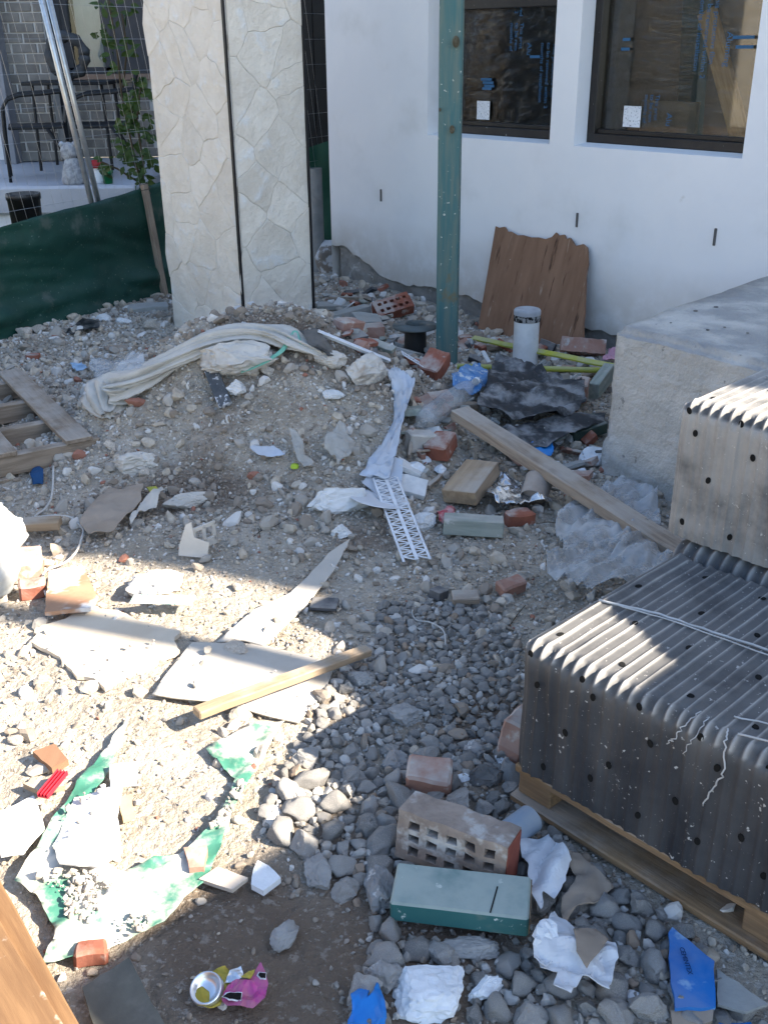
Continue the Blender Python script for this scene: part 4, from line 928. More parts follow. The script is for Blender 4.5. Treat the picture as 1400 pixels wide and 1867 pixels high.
blockat(800, 650, .2, .14, .02, 30, 14, 10, MATS['grey_offcut'], 'grey_slab_piece', 'flat grey tile piece behind the foot of the green post', 'slab piece', lift=.02)
blockat(742, 655, .16, .13, .02, 70, 18, 10, MATS['grey_offcut'], 'grey_slab_piece', 'upturned grey tile piece left of the black collared pipe', 'slab piece', lift=.03)
blockat(905, 628, .28, .07, .016, -4, 0, 0, m_oldw, 'grey_lath', 'short grey lath lying before the plywood', lift=.012)
blockat(930, 640, .3, .05, .02, 6, 0, 0, m_oldw, 'grey_lath', 'splintered grey lath behind the white drain pipe', lift=.012)
blockat(70, 975, .16, .06, .03, 5, 0, 0, m_pine2, 'pine_stub', 'short pine stub poking out beside the white plastic bag', lift=.025)
blockat(848, 1100, .08, .045, .022, 3, 0, 12, m_oldw, 'grey_timber_scrap', 'small grey timber scrap lying above the round gravel', lift=.01)
blockat(800, 1090, .05, .04, .03, 50, 10, 0, mat('dark_slate', (.09, .09, .095), (.05, .05, .055), sc=12, dust=D(.5)), 'dark_slate_chip', 'dark slate chip beside the small grey timber scrap', 'slate')
blockat(592, 1112, .08, .06, .014, -6, 0, 0, MATS['dark_slate'], 'dark_slate_chip', 'flat dark slate scrap right of the fallen grey board', 'slate', lift=.012)
m_prange = mat('orange_formwork', (.21, .12, .058), (.15, .082, .04), sc=3, stretch=(1.2, 12, 12), rough=.75, bump=.3, bsc=10, spots=[((.55, .48, .4), 12, .66, .74)])
def beam(name, label, a, b, z, wd, t, m, seed):
    A, B = P(*a, z), P(*b, z); d = B - A; A = A - d * .35; B = B + d * .8
    return mk(name, box((B - A).length, wd, t, .003, 14, .002, seed), m, None, False, label, 'timber', mw=frame((A + B) / 2 - Vector((0, 0, t / 2)), B - A))
beam('formwork_edge', 'narrow orange formwork timber at the torn edge of the green plastic', (-8, 1640), (112, 1867), .13, .045, .09, m_prange, 3)
beam('formwork_board', 'broad sunlit orange formwork board beside the narrow timber', (-62, 1690), (40, 1867), .155, .10, .035, m_prange, 4)
beam('formwork_bearer', 'dark bearer timber beneath the orange formwork board', (-60, 1700), (60, 1880), .118, .06, .11, m_pal, 5)
m_dkb = mat('dark_damp_board', (.13, .13, .11), (.085, .085, .075), sc=6, rough=.7, bump=.3, dust=D(.4, 5))
shard('dark_board', 'dark damp fibre board lying below the green plastic', 'board', [(150, 1800), (235, 1745), (330, 1920), (190, 1920)], .012, m_dkb, lift=.018)
# left pallet
Q = P(168, 795, .12); A = P(-10, 628, .12); da = (A - Q).normalized(); db = Vector((da.y, -da.x, 0)) if Vector((da.y, -da.x, 0)).x < 0 else Vector((-da.y, da.x, 0))
m_pal2 = mat('grey_brown_pallet', (.28, .22, .165), (.185, .14, .10), sc=4, stretch=(1.2, 14, 14), rough=.92, bump=.5, bsc=14, spots=[((.10, .07, .05), 6, .64, .74)], dust=D(.5, 5))
PM2 = Matrix(((da.x, db.x, 0, Q.x), (da.y, db.y, 0, Q.y), (0, 0, 1, 0), (0, 0, 0, 1)))
if da.cross(db).z < 0: PM2 = Matrix(((da.x, db.x, 0, Q.x), (da.y, db.y, 0, Q.y), (0, 0, 1, 0), (0, 0, 0, 1)))
lp = empty('grey_pallet', Q, 'weathered grey timber pallet lying left of the rubble mound', 'pallet', mw=Matrix.Translation((Q.x, Q.y, .02)))
def lpart(name, a0, a1, b0, b1, z0, z1, seed):
    c = da * ((a0 + a1) / 2) + db * ((b0 + b1) / 2) + Vector((0, 0, (z0 + z1) / 2 - .02)); L, W = a1 - a0, b1 - b0
    if L >= W: mk(name, box(L, W, z1 - z0, .003, 12, .002, seed), m_pal2, lp, mw=frame(c, da))
    else: mk(name, box(W, L, z1 - z0, .003, 12, .002, seed), m_pal2, lp, mw=frame(c, db))
for k, b in enumerate((0, .29, .58, .87)): lpart('deck_board', -.01, 1.1, b, b + .105, .105, .125, k)
for k, a in enumerate((0.0, .30, .62, .95)): lpart('bearer', a, a + .045, -.03, 1.0, .025, .105, 10 + k)
for k, b in enumerate((-.02, .32, .7)): lpart('bottom_board', -.02, 1.1, b, b + .1, .004, .024, 20 + k)

# ================================================================== SHEETS, PLASTIC, METAL
m_mem = mat('black_bitumen_membrane', (.045, .047, .05), (.03, .031, .034), sc=5, rough=.75, bump=.5, bsc=40, dust=((.34, .34, .34), .75, 7, .46, .66), spots=[((.4, .4, .4), 50, .68, .73)])
drape('bitumen_membrane', 'dusty black bitumen membrane draped in front of the white drain pipe', 'membrane', [(905, 655), (1000, 692), (1060, 705), (1068, 738), (1040, 760), (930, 768), (868, 745), (885, 712)], m_mem, off=.09, amp=.03, nsc=4, seed=3, fold=.05)
drape('lower_bitumen_membrane', 'rumpled black membrane strip beside the dark green offcut', 'membrane', [(880, 782), (985, 765), (1105, 750), (1100, 772), (1000, 808), (935, 815), (900, 800)], m_mem, off=.07, amp=.035, nsc=6, seed=4)
m_strip = mat('pale_blue_membrane', (.50, .55, .62), (.42, .47, .55), sc=5, rough=.5, bump=.2, bsc=20, dust=D(.35, 6))
def ribbon(name, label, cat, px, wds, m, off=.03, amp=.01, seed=1, th=.002, twist=None, n=9, group=None):
    pts = [G(*p, off) for p in px]; dense = []; wd = []; tw = []
    for i in range(len(pts) - 1):
        for k in range(10):
            t = k / 10; dense.append(pts[i].lerp(pts[i + 1], t)); wd.append(wds[i] * (1 - t) + wds[i + 1] * t); tw.append((twist[i] * (1 - t) + twist[i + 1] * t) if twist else 0)
    dense.append(pts[-1]); wd.append(wds[-1]); tw.append(twist[-1] if twist else 0); V, Fc = [], []
    sm = [sum((dense[min(max(i + j, 0), len(dense) - 1)] for j in range(-3, 4)), Vector()) / 7 for i in range(len(dense))]; c0 = sm[len(sm) // 2]
    for i, p in enumerate(sm):
        d = (sm[min(i + 1, len(sm) - 1)] - sm[max(i - 1, 0)]); d.normalize(); s = d.cross(Vector((0, 0, 1))).normalized(); s = Matrix.Rotation(R(tw[i]), 3, d) @ s
        for k in range(n):
            t = k / (n - 1) - .5; q = p + s * wd[i] * t; q = q + Vector((0, 0, amp * (mn.noise(Vector((i * .35, k * .8, seed))) + .6 * mn.noise(Vector((i * .9, k * 1.7, seed))))))
            V.append(q - c0)
    for i in range(len(sm) - 1):
        for k in range(n - 1): a = i * n + k; Fc.append([a, a + 1, a + n + 1, a + n])
    o = mk(name, (V, Fc), m, None, True, label, cat, group); o.location = c0; o.modifiers.new('t', 'SOLIDIFY').thickness = th; return o
ribbon('damp_proof_strip', 'pale blue grey plastic strip hanging down the right side of the mound', 'plastic strip', [(712, 668), (738, 700), (728, 760), (700, 830), (680, 872)], [.05, .10, .075, .10, .11], m_strip, .06, .022, 2, twist=[0, 25, 50, 20, 0])
shard('strip_end_fold', 'folded end of pale blue grey plastic lying at the foot of the strip', 'plastic strip', [(660, 872), (700, 835), (735, 850), (732, 880), (690, 888)], .003, m_strip, lift=.05, tilt=(.1, .3))
m_bead = mat('white_bead', (.70, .72, .75), (.62, .64, .68), rough=.5, bump=.05, dust=D(.3, 8))
def bead(A, B, wd, label, up=Vector((0, 0, 1)), rows=2):
    L = (B - A).length; M = frame((A + B) / 2, B - A, up); root = empty('perforated_bead', A, label, 'render bead', mw=M)
    rails = [];
    for k in range(rows + 1):
        y = -wd / 2 + wd * k / rows; rails.append(box(L, .008 if k != 1 else .012, .0022, at=(0, y, .004 if k == 1 else 0)))
    mk('rail', join(*rails), m_bead, root)
    wb = []; pitch = wd / rows * .55
    for r_ in range(rows):
        y0 = -wd / 2 + wd * r_ / rows; y1 = y0 + wd / rows; n = int(L / pitch)
        for k in range(n):
            x0 = -L / 2 + k * pitch; a, b = (y0, y1) if k % 2 else (y1, y0); p, q = Vector((x0, a, .001)), Vector((x0 + pitch, b, .001)); wb.append(xf(box((q - p).length, .0048, .0018), frame((p + q) / 2, q - p)))
            wb.append(box(.004, wd / rows, .0016, at=(x0, (y0 + y1) / 2, .001)))
    mk('web', join(*wb), m_bead, root); return root
A = G(702, 893); B = G(760, 1032); A.z = hs(A.x, A.y) + .05; B.z = hs(B.x, B.y) + .02
bead(A, B, .085, 'white perforated plastic render bead lying below the pale blue strip')
A = G(733, 664); B = G(783, 690); A.z = hs(A.x, A.y) + .05; B.z = hs(B.x, B.y) + .04
bead(A, B, .06, 'short perforated bead piece near the base of the green post')
A = G(580, 612, .06); B = G(712, 666, .04)
mk('white_plastic_angle', join(box((B - A).length, .03, .003, .0005), box((B - A).length, .003, .02, .0005, at=(0, .0165, -.008))), m_bead, None, False, 'long white plastic angle lying behind the mound towards the post', 'plastic angle', mw=frame((A + B) / 2 + Vector((0, 0, .02)), B - A))
q = G(692, 930); dk = mk('white_disc', lathe([(0, .001), (.012, .001), (.012, .003), (.105, .003), (.107, .0015), (.105, 0), (0, 0)], 36), m_bead, None, False, 'white plastic disc lying under the long perforated bead', 'disc', mw=Matrix.Translation((q.x, q.y, hs(q.x, q.y) + .04)) @ Matrix.Rotation(R(-9), 4, 'X') @ Matrix.Rotation(R(10), 4, 'Y'))
# bottle
m_pet = mat('clear_bottle', (.55, .58, .60), (.48, .5, .52), rough=.2, bump=.25, bsc=14, spec=.6, alpha=(.28, .5, 8), dust=None)
A = G(868, 735); B = G(772, 800); A.z = hs(A.x, A.y) + .10; B.z = hs(B.x, B.y) + .07; d = A - B
bt = empty('plastic_bottle', B, 'empty clear plastic bottle lying by the top end of the long plank', 'bottle', mw=frame(B, d))
Lb = d.length; pr = [(0, .0), (.035, .002), (.042, .012), (.044, .05), (.041, .06), (.044, .07), (.044, .12), (.041, .13), (.044, .14), (.044, .19), (.04, .22), (.028, .25), (.016, .268), (.014, .29)]
pr = [(r * 1.05, z * Lb / .30) for r, z in pr]
rx = Matrix.Rotation(R(90), 4, 'Y'); vb = xf(lathe(pr, 24), rx)
mk('shell', ([v + Vector((0, mn.noise(v * 22) * .010, mn.noise(v * 22 + Vector((4, 0, 0))) * .010)) for v in vb[0]], vb[1]), m_pet, bt, True)
mk('cap', xf(lathe([(0, Lb + .004), (.014, Lb + .003), (.016, Lb), (.016, Lb - .016), (.014, Lb - .016)], 16), rx), mat('white_cap', (.7, .72, .74), rough=.4), bt, True)
m_blue = mat('blue_printed_plastic', (.06, .20, .45), (.16, .30, .52), sc=14, rough=.4, bump=.4, bsc=25, spots=[((.5, .56, .62), 26, .58, .64)])
drape('blue_packet', 'crumpled blue printed plastic packet in front of the green post', 'packet', [(822, 685), (868, 664), (895, 682), (890, 700), (860, 722), (828, 708)], m_blue, off=.07, amp=.04, nsc=11, seed=6)
m_bglove = mat('bright_blue_film', (.015, .17, .52), (.03, .24, .62), sc=6, rough=.35, bump=.2)
drape('blue_film_scrap', 'bright blue film scrap beside the lower black membrane', 'plastic scrap', [(938, 822), (965, 810), (1005, 805), (1010, 820), (985, 838), (955, 836)], m_bglove, off=.05, amp=.03, nsc=14, seed=7)
drape('blue_glove_scrap', 'crumpled blue plastic glove lying next to the white foam block', 'glove', [(628, 1905), (640, 1820), (655, 1800), (668, 1802), (672, 1822), (690, 1795), (700, 1820), (706, 1850), (700, 1905)], m_bglove, step=.01, off=.03, amp=.022, nsc=24, seed=8)
drape('blue_film_scrap', 'small blue film bit peeping from under the cored brick', 'plastic scrap', [(782, 1592), (800, 1586), (812, 1596), (800, 1606)], m_bglove, step=.008, off=.02, amp=.01, nsc=24, seed=9)
drape('blue_rag', 'dark blue rag under the front edge of the grey pallet', 'rag', [(55, 862), (70, 850), (82, 862), (78, 880), (60, 878)], mat('navy_rag', (.015, .07, .18), rough=.8), off=.02, amp=.02, nsc=18, seed=10)
m_foil = mat('crumpled_foil', (.62, .62, .62), (.5, .5, .5), rough=.25, metal=.9, bump=.5, bsc=20)
drape('crumpled_foil', 'crumpled silver foil tucked beneath the long plank', 'foil', [(885, 905), (915, 868), (960, 875), (1000, 905), (1010, 918), (960, 922), (915, 925)], m_foil, step=.012, off=.05, amp=.05, nsc=13, seed=11)
m_clear = mat('clear_plastic_sheet', (.60, .62, .63), (.52, .54, .55), rough=.25, bump=.4, bsc=12, alpha=(.22, .55, 4), spec=.5, stretch=(1, 2.5, 1), bdist=.02)
drape('clear_plastic_sheet', 'clouded clear plastic sheet bunched below the long plank by the tile bundles', 'plastic sheet', [(1018, 940), (1060, 925), (1120, 950), (1190, 1000), (1230, 1040), (1150, 1080), (1080, 1092), (1000, 1062), (985, 1040), (1030, 1010), (1010, 975)], m_clear, off=.04, amp=.03, nsc=6, seed=12, th=.0006, step=.011, fold=.07, fang=.9)
drape('clear_plastic_sheet', 'clear plastic sheet lying between the landing and the long plank', 'plastic sheet', [(1090, 900), (1130, 880), (1195, 905), (1205, 985), (1150, 965), (1110, 930)], m_clear, off=.04, amp=.03, nsc=6, seed=13, th=.0006, step=.011, fold=.07, fang=.4)
drape('clear_plastic_sheet', 'clear plastic sheet lying behind the left end of the rag', 'plastic sheet', [(165, 668), (205, 650), (265, 660), (260, 690), (185, 705)], m_clear, off=.06, amp=.05, nsc=7, seed=14, th=.0006)
drape('blue_film_scrap', 'thin light blue film scrap lying behind the left pallet', 'plastic scrap', [(128, 662), (150, 660), (160, 672), (140, 676)], mat('light_blue_film', (.30, .45, .62), rough=.4), off=.03, amp=.02, nsc=20, seed=15)
m_grnp = mat('green_plastic_film', (.035, .15, .10), (.06, .20, .145), sc=8, rough=.5, bump=.3, bsc=20, dust=((.60, .56, .49), .92, 9, .40, .58), spec=.5)
drape('green_plastic_bag', 'torn green plastic bag spread flat beneath the sunlit rubble', 'plastic bag', [(238, 1306), (150, 1420), (60, 1560), (28, 1605), (70, 1640), (100, 1700), (78, 1762), (190, 1742), (300, 1680), (372, 1612), (405, 1540), (432, 1470), (455, 1425), (520, 1318), (440, 1330), (376, 1368), (430, 1425), (395, 1500), (330, 1560), (230, 1590), (130, 1570), (120, 1520), (180, 1440), (222, 1360)], m_grnp, step=.014, off=.016, amp=.010, fold=.018, nsc=13, seed=16, jag=.004, th=.001)
m_sheetg = mat('grey_fibre_sheet', (.52, .48, .42), (.43, .395, .34), sc=4, rough=.85, bump=.2, bsc=30, dust=D(.4, 4))
def rigid_sheet(name, label, px, m, off, curl, th=.005, cat='sheet', amp=.006, seed=1, jag=.002, step=.02): return drape(name, label, cat, px, m, step=step, off=off, amp=amp, nsc=3, seed=seed, th=th, curl=curl, jag=jag)
rigid_sheet('curled_grey_sheet', 'curled grey fibre sheet lying under the pine batten', [(352, 1172), (470, 1172), (612, 1210), (592, 1262), (545, 1318), (415, 1288), (278, 1272)], m_sheetg, .016, lambda x, y: .05 * max(0, -x - .03) ** 1 + .5 * max(0, -y - .02) * max(0, .1 - abs(x + .05)) * 2, seed=2)
rigid_sheet('grey_board_flap', 'grey board flap with a dark raised edge beside the curled sheet', [(640, 985), (610, 1040), (560, 1100), (482, 1176), (440, 1165), (395, 1168), (460, 1112), (530, 1080), (600, 1010)], m_sheetg, .02, lambda x, y: .10 * max(0, x - y * .0) * .5, seed=3)
m_pb = mat('sunlit_plasterboard', (.60, .53, .43), (.52, .44, .34), sc=3, rough=.9, bump=.2, bsc=40, spots=[((.42, .22, .13), 5, .70, .8)])
shard('plasterboard_sheet', 'large pale plasterboard sheet lying in the sun left of the curled sheet', 'plasterboard', [(60, 1172), (78, 1140), (120, 1128), (150, 1108), (215, 1112), (262, 1132), (330, 1150), (318, 1168), (328, 1186), (262, 1218), (230, 1228), (192, 1256), (172, 1236), (140, 1232), (110, 1196)], .012, m_pb, lift=.004, jag=.008)
mk('plasterboard_label', box(.18, .05, .001), mat('faint_green_print', (.52, .58, .54), (.25, .45, .38), sc=30, contrast=(.5, .56), bump=0), None, False, 'thin pale green printed paper strip lying across the sunlit debris', 'paper strip', mw=(lambda q: frame(Vector((q.x, q.y, hs(q.x, q.y) + .045)), Vector((1, -.06, 0))))(G(300, 1118)))
shard('square_tile_piece', 'broken brown plywood square in the sun with white plaster on it', 'board', [(90, 1040), (150, 1030), (178, 1085), (165, 1108), (82, 1116)], .012, mat('plaster_smeared_ply', (.40, .24, .15), (.32, .18, .11), sc=6, spots=[((.68, .66, .63), 5, .5, .6)]), lift=.03)
shard('paper_bag', 'torn white cement paper bag lying on the sunlit green plastic', 'paper bag', [(95, 1535), (135, 1445), (225, 1420), (215, 1495), (225, 1560), (180, 1590), (110, 1580)], .004, mat('white_paper_bag', (.66, .65, .63), (.58, .57, .55), sc=5, bump=.3, spots=[((.35, .35, .36), 40, .66, .70)]), lift=.035, tilt=(.05, -.1), amp=.02)
shard('paper_label', 'small white printed paper label lying above the paper bag', 'paper', [(200, 1395), (252, 1388), (250, 1432), (202, 1436)], .002, MATS['white_paper_bag'], lift=.03)
shard('plaster_slab', 'sunlit white plaster slab at the left behind the red brick strip', 'plaster slab', [(0, 1480), (62, 1450), (80, 1500), (40, 1545), (0, 1550)], .02, mat('white_plaster', (.68, .67, .65), (.58, .57, .55), sc=9, bump=.5), lift=.02)
shard('wood_chip', 'flat pale timber chip lying in the sun above the red strip', 'timber', [(42, 1428), (110, 1415), (118, 1432), (70, 1440)], .014, m_pine2, lift=.02)
for k, (px, lb) in enumerate((([(60, 1370), (100, 1355), (125, 1385), (95, 1400)], 'brown ply splinter patch lying in the sun near the timber chip'), ([(215, 1455), (240, 1448), (246, 1482), (224, 1490)], 'ochre stone chip lying on the sunlit plaster rubble'), ([(335, 1545), (378, 1540), (372, 1580), (345, 1582)], 'pinkish tile chip at the right edge of the sunlit green bag'))):
    shard('debris_chip', lb, 'debris chip', px, .016, (m_ply, mat('ochre_stone', (.45, .33, .2), (.36, .26, .16), sc=20), m_brickp)[k], lift=.02)
# red ribbed plastic strip
A = G(85, 1488); B = G(122, 1442); A.z = hs(A.x, A.y) + .05; B.z = hs(B.x, B.y) + .05
rs = empty('red_plastic_strip', A, 'red ribbed plastic strip lying in the sun on the green plastic', 'plastic strip', mw=frame((A + B) / 2, B - A)); mred = mat('red_plastic', (.48, .02, .035), (.4, .015, .03), rough=.4, bump=.1); Lr = (B - A).length
mk('base', box(Lr, .026, .004, .001), mred, rs)
for k in range(4): mk('rib', box(Lr, .003, .008, .001, at=(0, -.0115 + k * .0077, .006)), mred, rs)
# papers by the pallet
m_torn = mat('torn_white_paper', (.62, .64, .66), (.54, .55, .57), sc=6, rough=.85, bump=.4, bsc=25)
m_card = mat('brown_cardboard', (.33, .27, .215), (.27, .215, .165), sc=6, rough=.9, bump=.3, bsc=30)
drape('torn_paper', 'torn white paper draped beside the red end of the cored brick', 'paper', [(945, 1532), (1000, 1522), (1040, 1580), (1030, 1610), (1010, 1640), (990, 1628), (985, 1660), (968, 1640), (965, 1580)], m_torn, step=.007, off=.045, amp=.015, fold=.035, nsc=9, seed=21, jag=.006, smooth=False)
drape('torn_paper', 'torn white paper lying on stones right of the green offcut', 'paper', [(968, 1720), (990, 1690), (1010, 1660), (1045, 1690), (1065, 1720), (1120, 1730), (1125, 1760), (1108, 1815), (1060, 1790), (1040, 1825), (1010, 1810), (1015, 1780), (985, 1765)], m_torn, step=.007, off=.05, amp=.015, fold=.035, fang=2, nsc=9, seed=22, jag=.006, smooth=False)
drape('brown_cardboard', 'brown cardboard scrap lying on the torn white paper', 'cardboard', [(1045, 1695), (1085, 1690), (1110, 1712), (1070, 1768), (1048, 1740)], m_card, step=.01, off=.075, amp=.015, nsc=9, seed=23, jag=.003)
drape('grey_paper_bag', 'flattened grey brown paper bag lying beside the pallet', 'paper bag', [(1005, 1540), (1060, 1560), (1120, 1612), (1085, 1650), (1055, 1660), (1030, 1690), (1025, 1640), (1045, 1600)], m_card, step=.012, off=.035, amp=.03, nsc=9, seed=24, jag=.004)
drape('crumpled_paper', 'crumpled lined paper lying just above the foam block', 'paper', [(968, 1722), (992, 1686), (1018, 1700), (1022, 1730), (1000, 1758), (975, 1742)], m_torn, step=.008, off=.07, amp=.025, nsc=18, seed=25, jag=.004, smooth=False)
# brown paper on the left
drape('brown_paper_bag', 'torn brown paper bag lying flat at the foot of the mound', 'paper bag', [(145, 950), (170, 915), (200, 892), (262, 885), (258, 915), (232, 945), (205, 965), (160, 972)], m_card, step=.016, off=.04, amp=.025, nsc=8, seed=26, jag=.006)
drape('grey_paper_flap', 'grey torn paper flap beside the brown paper bag', 'paper', [(235, 948), (262, 912), (292, 888), (300, 892), (285, 920), (255, 935), (240, 955)], m_sheetg, step=.014, off=.05, amp=.03, nsc=10, seed=27, jag=.005)
shard('yellow_scrap', 'small yellow green plastic scrap next to the grey paper flap', 'plastic scrap', [(268, 888), (285, 886), (290, 893), (275, 898)], .004, mat('yellow_plastic', (.42, .40, .05), rough=.5), lift=.03)
# white electrical box fragment
q = G(355, 1020); eb = empty('plaster_box_fragment', (q.x, q.y, hs(q.x, q.y)), 'beige angled box fragment with slots standing on bare dirt', 'box fragment', mw=Matrix.Translation((q.x, q.y, hs(q.x, q.y) + .01)) @ Matrix.Rotation(R(-12), 4, 'Z'))
mbei = mat('beige_plastic', (.56, .53, .48), (.48, .45, .4), sc=8, rough=.7, dust=D(.4, 9))
mk('front_plate', xf(prism([(-.05, 0), (.045, 0), (.05, .05), (.0, .062), (-.012, .11), (-.03, .10), (-.05, .03)], .006), Matrix.Rotation(R(72), 4, 'X')), mbei, eb)
mk('side_plate', xf(join(box(.09, .006, .03, .001, at=(.045, 0, .015)), box(.09, .006, .014, .001, at=(.045, 0, .075)), box(.012, .006, .06, .001, at=(.006, 0, .045)), box(.012, .006, .06, .001, at=(.045, 0, .045)), box(.012, .006, .06, .001, at=(.084, 0, .045))), Matrix.Translation((-.012, .03, 0)) @ Matrix.Rotation(R(58), 4, 'Z')), mbei, eb)
# white slotted bracket by the pillar
q = P(452, 602, .12); br = empty('slotted_bracket', (q.x, q.y, .1), 'white plastic plate with four square holes at the pillar foot', 'bracket', mw=frame(Vector((q.x, q.y, .17)), Vector((1, -.25, .35))) )
bb = [box(.15, .012, .016, at=(0, 0, 0)), box(.15, .012, .012, at=(0, 0, .042)), box(.15, .012, .016, at=(0, 0, .084))] + [box(.014 if abs(x) < .05 else .035, .0115, .09, at=(x, 0, .042)) for x in (-.06, -.005, .058)]
mk('plate', join(*bb), m_bead, br)

# ================================================================== MOUND TOP
m_rag = mat('off_white_rag', (.52, .50, .46), (.42, .40, .36), sc=7, stretch=(1, 1, 1), rough=.9, bump=.5, bsc=30, dust=D(.4, 6))
def rope_sheet(pxs, rads, seed, twist, off):
    pts = [G(*p, off) for p in pxs]; dn, rd = [], []
    for i in range(len(pts) - 1):
        for k in range(14): t = k / 14; dn.append(pts[i].lerp(pts[i + 1], t)); rd.append(rads[i] * (1 - t) + rads[i + 1] * t)
    sm = [sum((dn[min(max(i + j, 0), len(dn) - 1)] for j in range(-6, 7)), Vector()) / 13 for i in range(len(dn))]; c0 = sm[0].copy(); n = 64; V, Fc = [], []
    for i, p in enumerate(sm):
        d = (sm[min(i + 1, len(sm) - 1)] - sm[max(i - 1, 0)]).normalized(); s = d.cross(Vector((0, 0, 1))).normalized(); u = s.cross(d)
        for k in range(n):
            t = 2 * math.pi * k / n; fold = 1 + .22 * math.sin(7 * (t + i * twist)) + .12 * math.sin(12 * (t + i * twist * .8) + 1) + .09 * math.sin(21 * (t + i * twist * 1.1) + 2) + .3 * mn.noise(Vector((math.cos(t) * 1.2, math.sin(t) * 1.2, i * .07 + seed)))
            V.append(p + (s * math.cos(t) + u * math.sin(t) * .55) * rd[i] * fold - c0)
    for i in range(len(sm) - 1):
        for k in range(n): q = (k + 1) % n; Fc.append([i * n + k, i * n + q, (i + 1) * n + q, (i + 1) * n + k])
    Fc.append(list(range(n))); Fc.append([(len(sm) - 1) * n + k for k in range(n)]); return V, Fc, c0
V, Fc, c0 = rope_sheet([(200, 762), (196, 715), (250, 695), (310, 660), (380, 622), (450, 606), (510, 610), (555, 628), (600, 645)], [.03, .12, .085, .06, .065, .06, .06, .045, .03], 1, .03, .03)
o = mk('twisted_rag', (V, Fc), m_rag, None, True, 'long twisted off white rag lying over the top of the mound', 'rag'); o.location = c0
m_pale = mat('pale_stone', (.56, .53, .48), (.44, .41, .37), sc=9, rough=.92, bump=.8, bsc=22, bdist=.008, spots=[((.36, .30, .24), 6, .62, .74)])
m_wht = mat('white_plaster_lump', (.66, .66, .65), (.56, .56, .55), sc=10, rough=.92, bump=.7, bsc=26, bdist=.006)
def lump(px, py, rx, ry, rz, m, label, name='stone_lump', seed=1, yaw=0, cat='stone', sink=.25, sub=4, amp=.4, planes=14, cut=.6):
    q = G(px, py); o = mk(name, xf(rock(seed, sub, amp, planes, (1, 1, 1), cut, .10), Matrix.Diagonal((rx, ry, rz, 1))), m, None, False, label, cat, mw=Matrix.Translation((q.x, q.y, hs(q.x, q.y) + rz * (1 - sink * 2) * .8)) @ Matrix.Rotation(R(yaw), 4, 'Z')); return o
lump(432, 672, .185, .11, .085, m_pale, 'large pale boulder sitting on top of the mound under the rag', seed=41)
lump(432, 716, .045, .04, .04, m_wht, 'white lump right of the black speckled stone strip', seed=42)
lump(607, 724, .055, .035, .018, m_wht, 'flat white plaster disc high on the mound', seed=43)
lump(612, 930, .155, .075, .065, m_wht, 'large white plaster slab lump left of the white disc', 'plaster_lump', 44, 24, 'plaster lump', planes=22, cut=.5, sink=.2)
lump(345, 920, .11, .04, .035, m_pale, 'long brown grey stone at the foot of the mound', seed=45, yaw=20)
lump(622, 975, .04, .03, .028, m_wht, 'white lump lying below the large plaster slab', seed=46)
lump(770, 958, .055, .035, .03, m_wht, 'white foam lump to the right of the long perforated bead', seed=47, yaw=15)
lump(250, 850, .10, .07, .05, m_pale, 'pale boulder low on the left flank of the mound', seed=48)
lump(600, 660, .08, .05, .04, m_pale, 'buff stone near the top right end of the rag', seed=49)
lump(670, 690, .09, .08, .075, m_pale, 'brown earth crusted lump high on the right flank of the mound', seed=50)
lump(287, 1075, .085, .10, .05, m_pale, 'sunlit half buried boulder behind the plasterboard sheet', seed=51)
lump(722, 1400, .042, .034, .03, mat('grey_stone_big', (.30, .295, .285), (.21, .205, .20), sc=8, bump=.8, spots=[((.5, .49, .47), 22, .6, .68)]), 'large angular grey stone above the flat brick piece', seed=52)
lump(660, 1245, .042, .03, .028, MATS['grey_stone_big'], 'large grey stone at the end of the pine batten', seed=53)
lump(880, 1425, .045, .035, .035, mat('dark_lava', (.10, .095, .09), (.15, .145, .14), sc=16, bump=.9, bsc=30), 'dark pitted stone beside the pallet corner', seed=54)
lump(580, 1600, .034, .045, .026, MATS['grey_stone_big'], 'large buff grey stone left of the green offcut', seed=55)
lump(690, 1625, .036, .06, .03, MATS['grey_stone_big'], 'tall leaning grey stone touching the left end of the green offcut', seed=56)
lump(518, 1715, .028, .036, .022, MATS['grey_stone_big'], 'lone oval grey stone on the bare brown dirt', seed=57, yaw=-25)
lump(700, 1785, .038, .035, .026, MATS['grey_stone_big'], 'rounded grey stone behind the white foam block', seed=58)
lump(860, 1735, .06, .025, .02, MATS['grey_stone_big'], 'flat grey stone just below the green offcut', seed=59)
lump(740, 1310, .05, .04, .03, MATS['grey_stone_big'], 'big dusty grey stone amid the upper gravel', seed=60)
lump(860, 1370, .03, .024, .022, MATS['grey_stone_big'], 'round grey stone near the upper pallet corner', seed=61)
lump(545, 1460, .04, .03, .02, m_pale, 'sandy flat stone at the shade edge of the green plastic', seed=62)
lump(500, 1490, .035, .035, .018, m_pale, 'sandy flat slab lying right of the green plastic fold', seed=63)
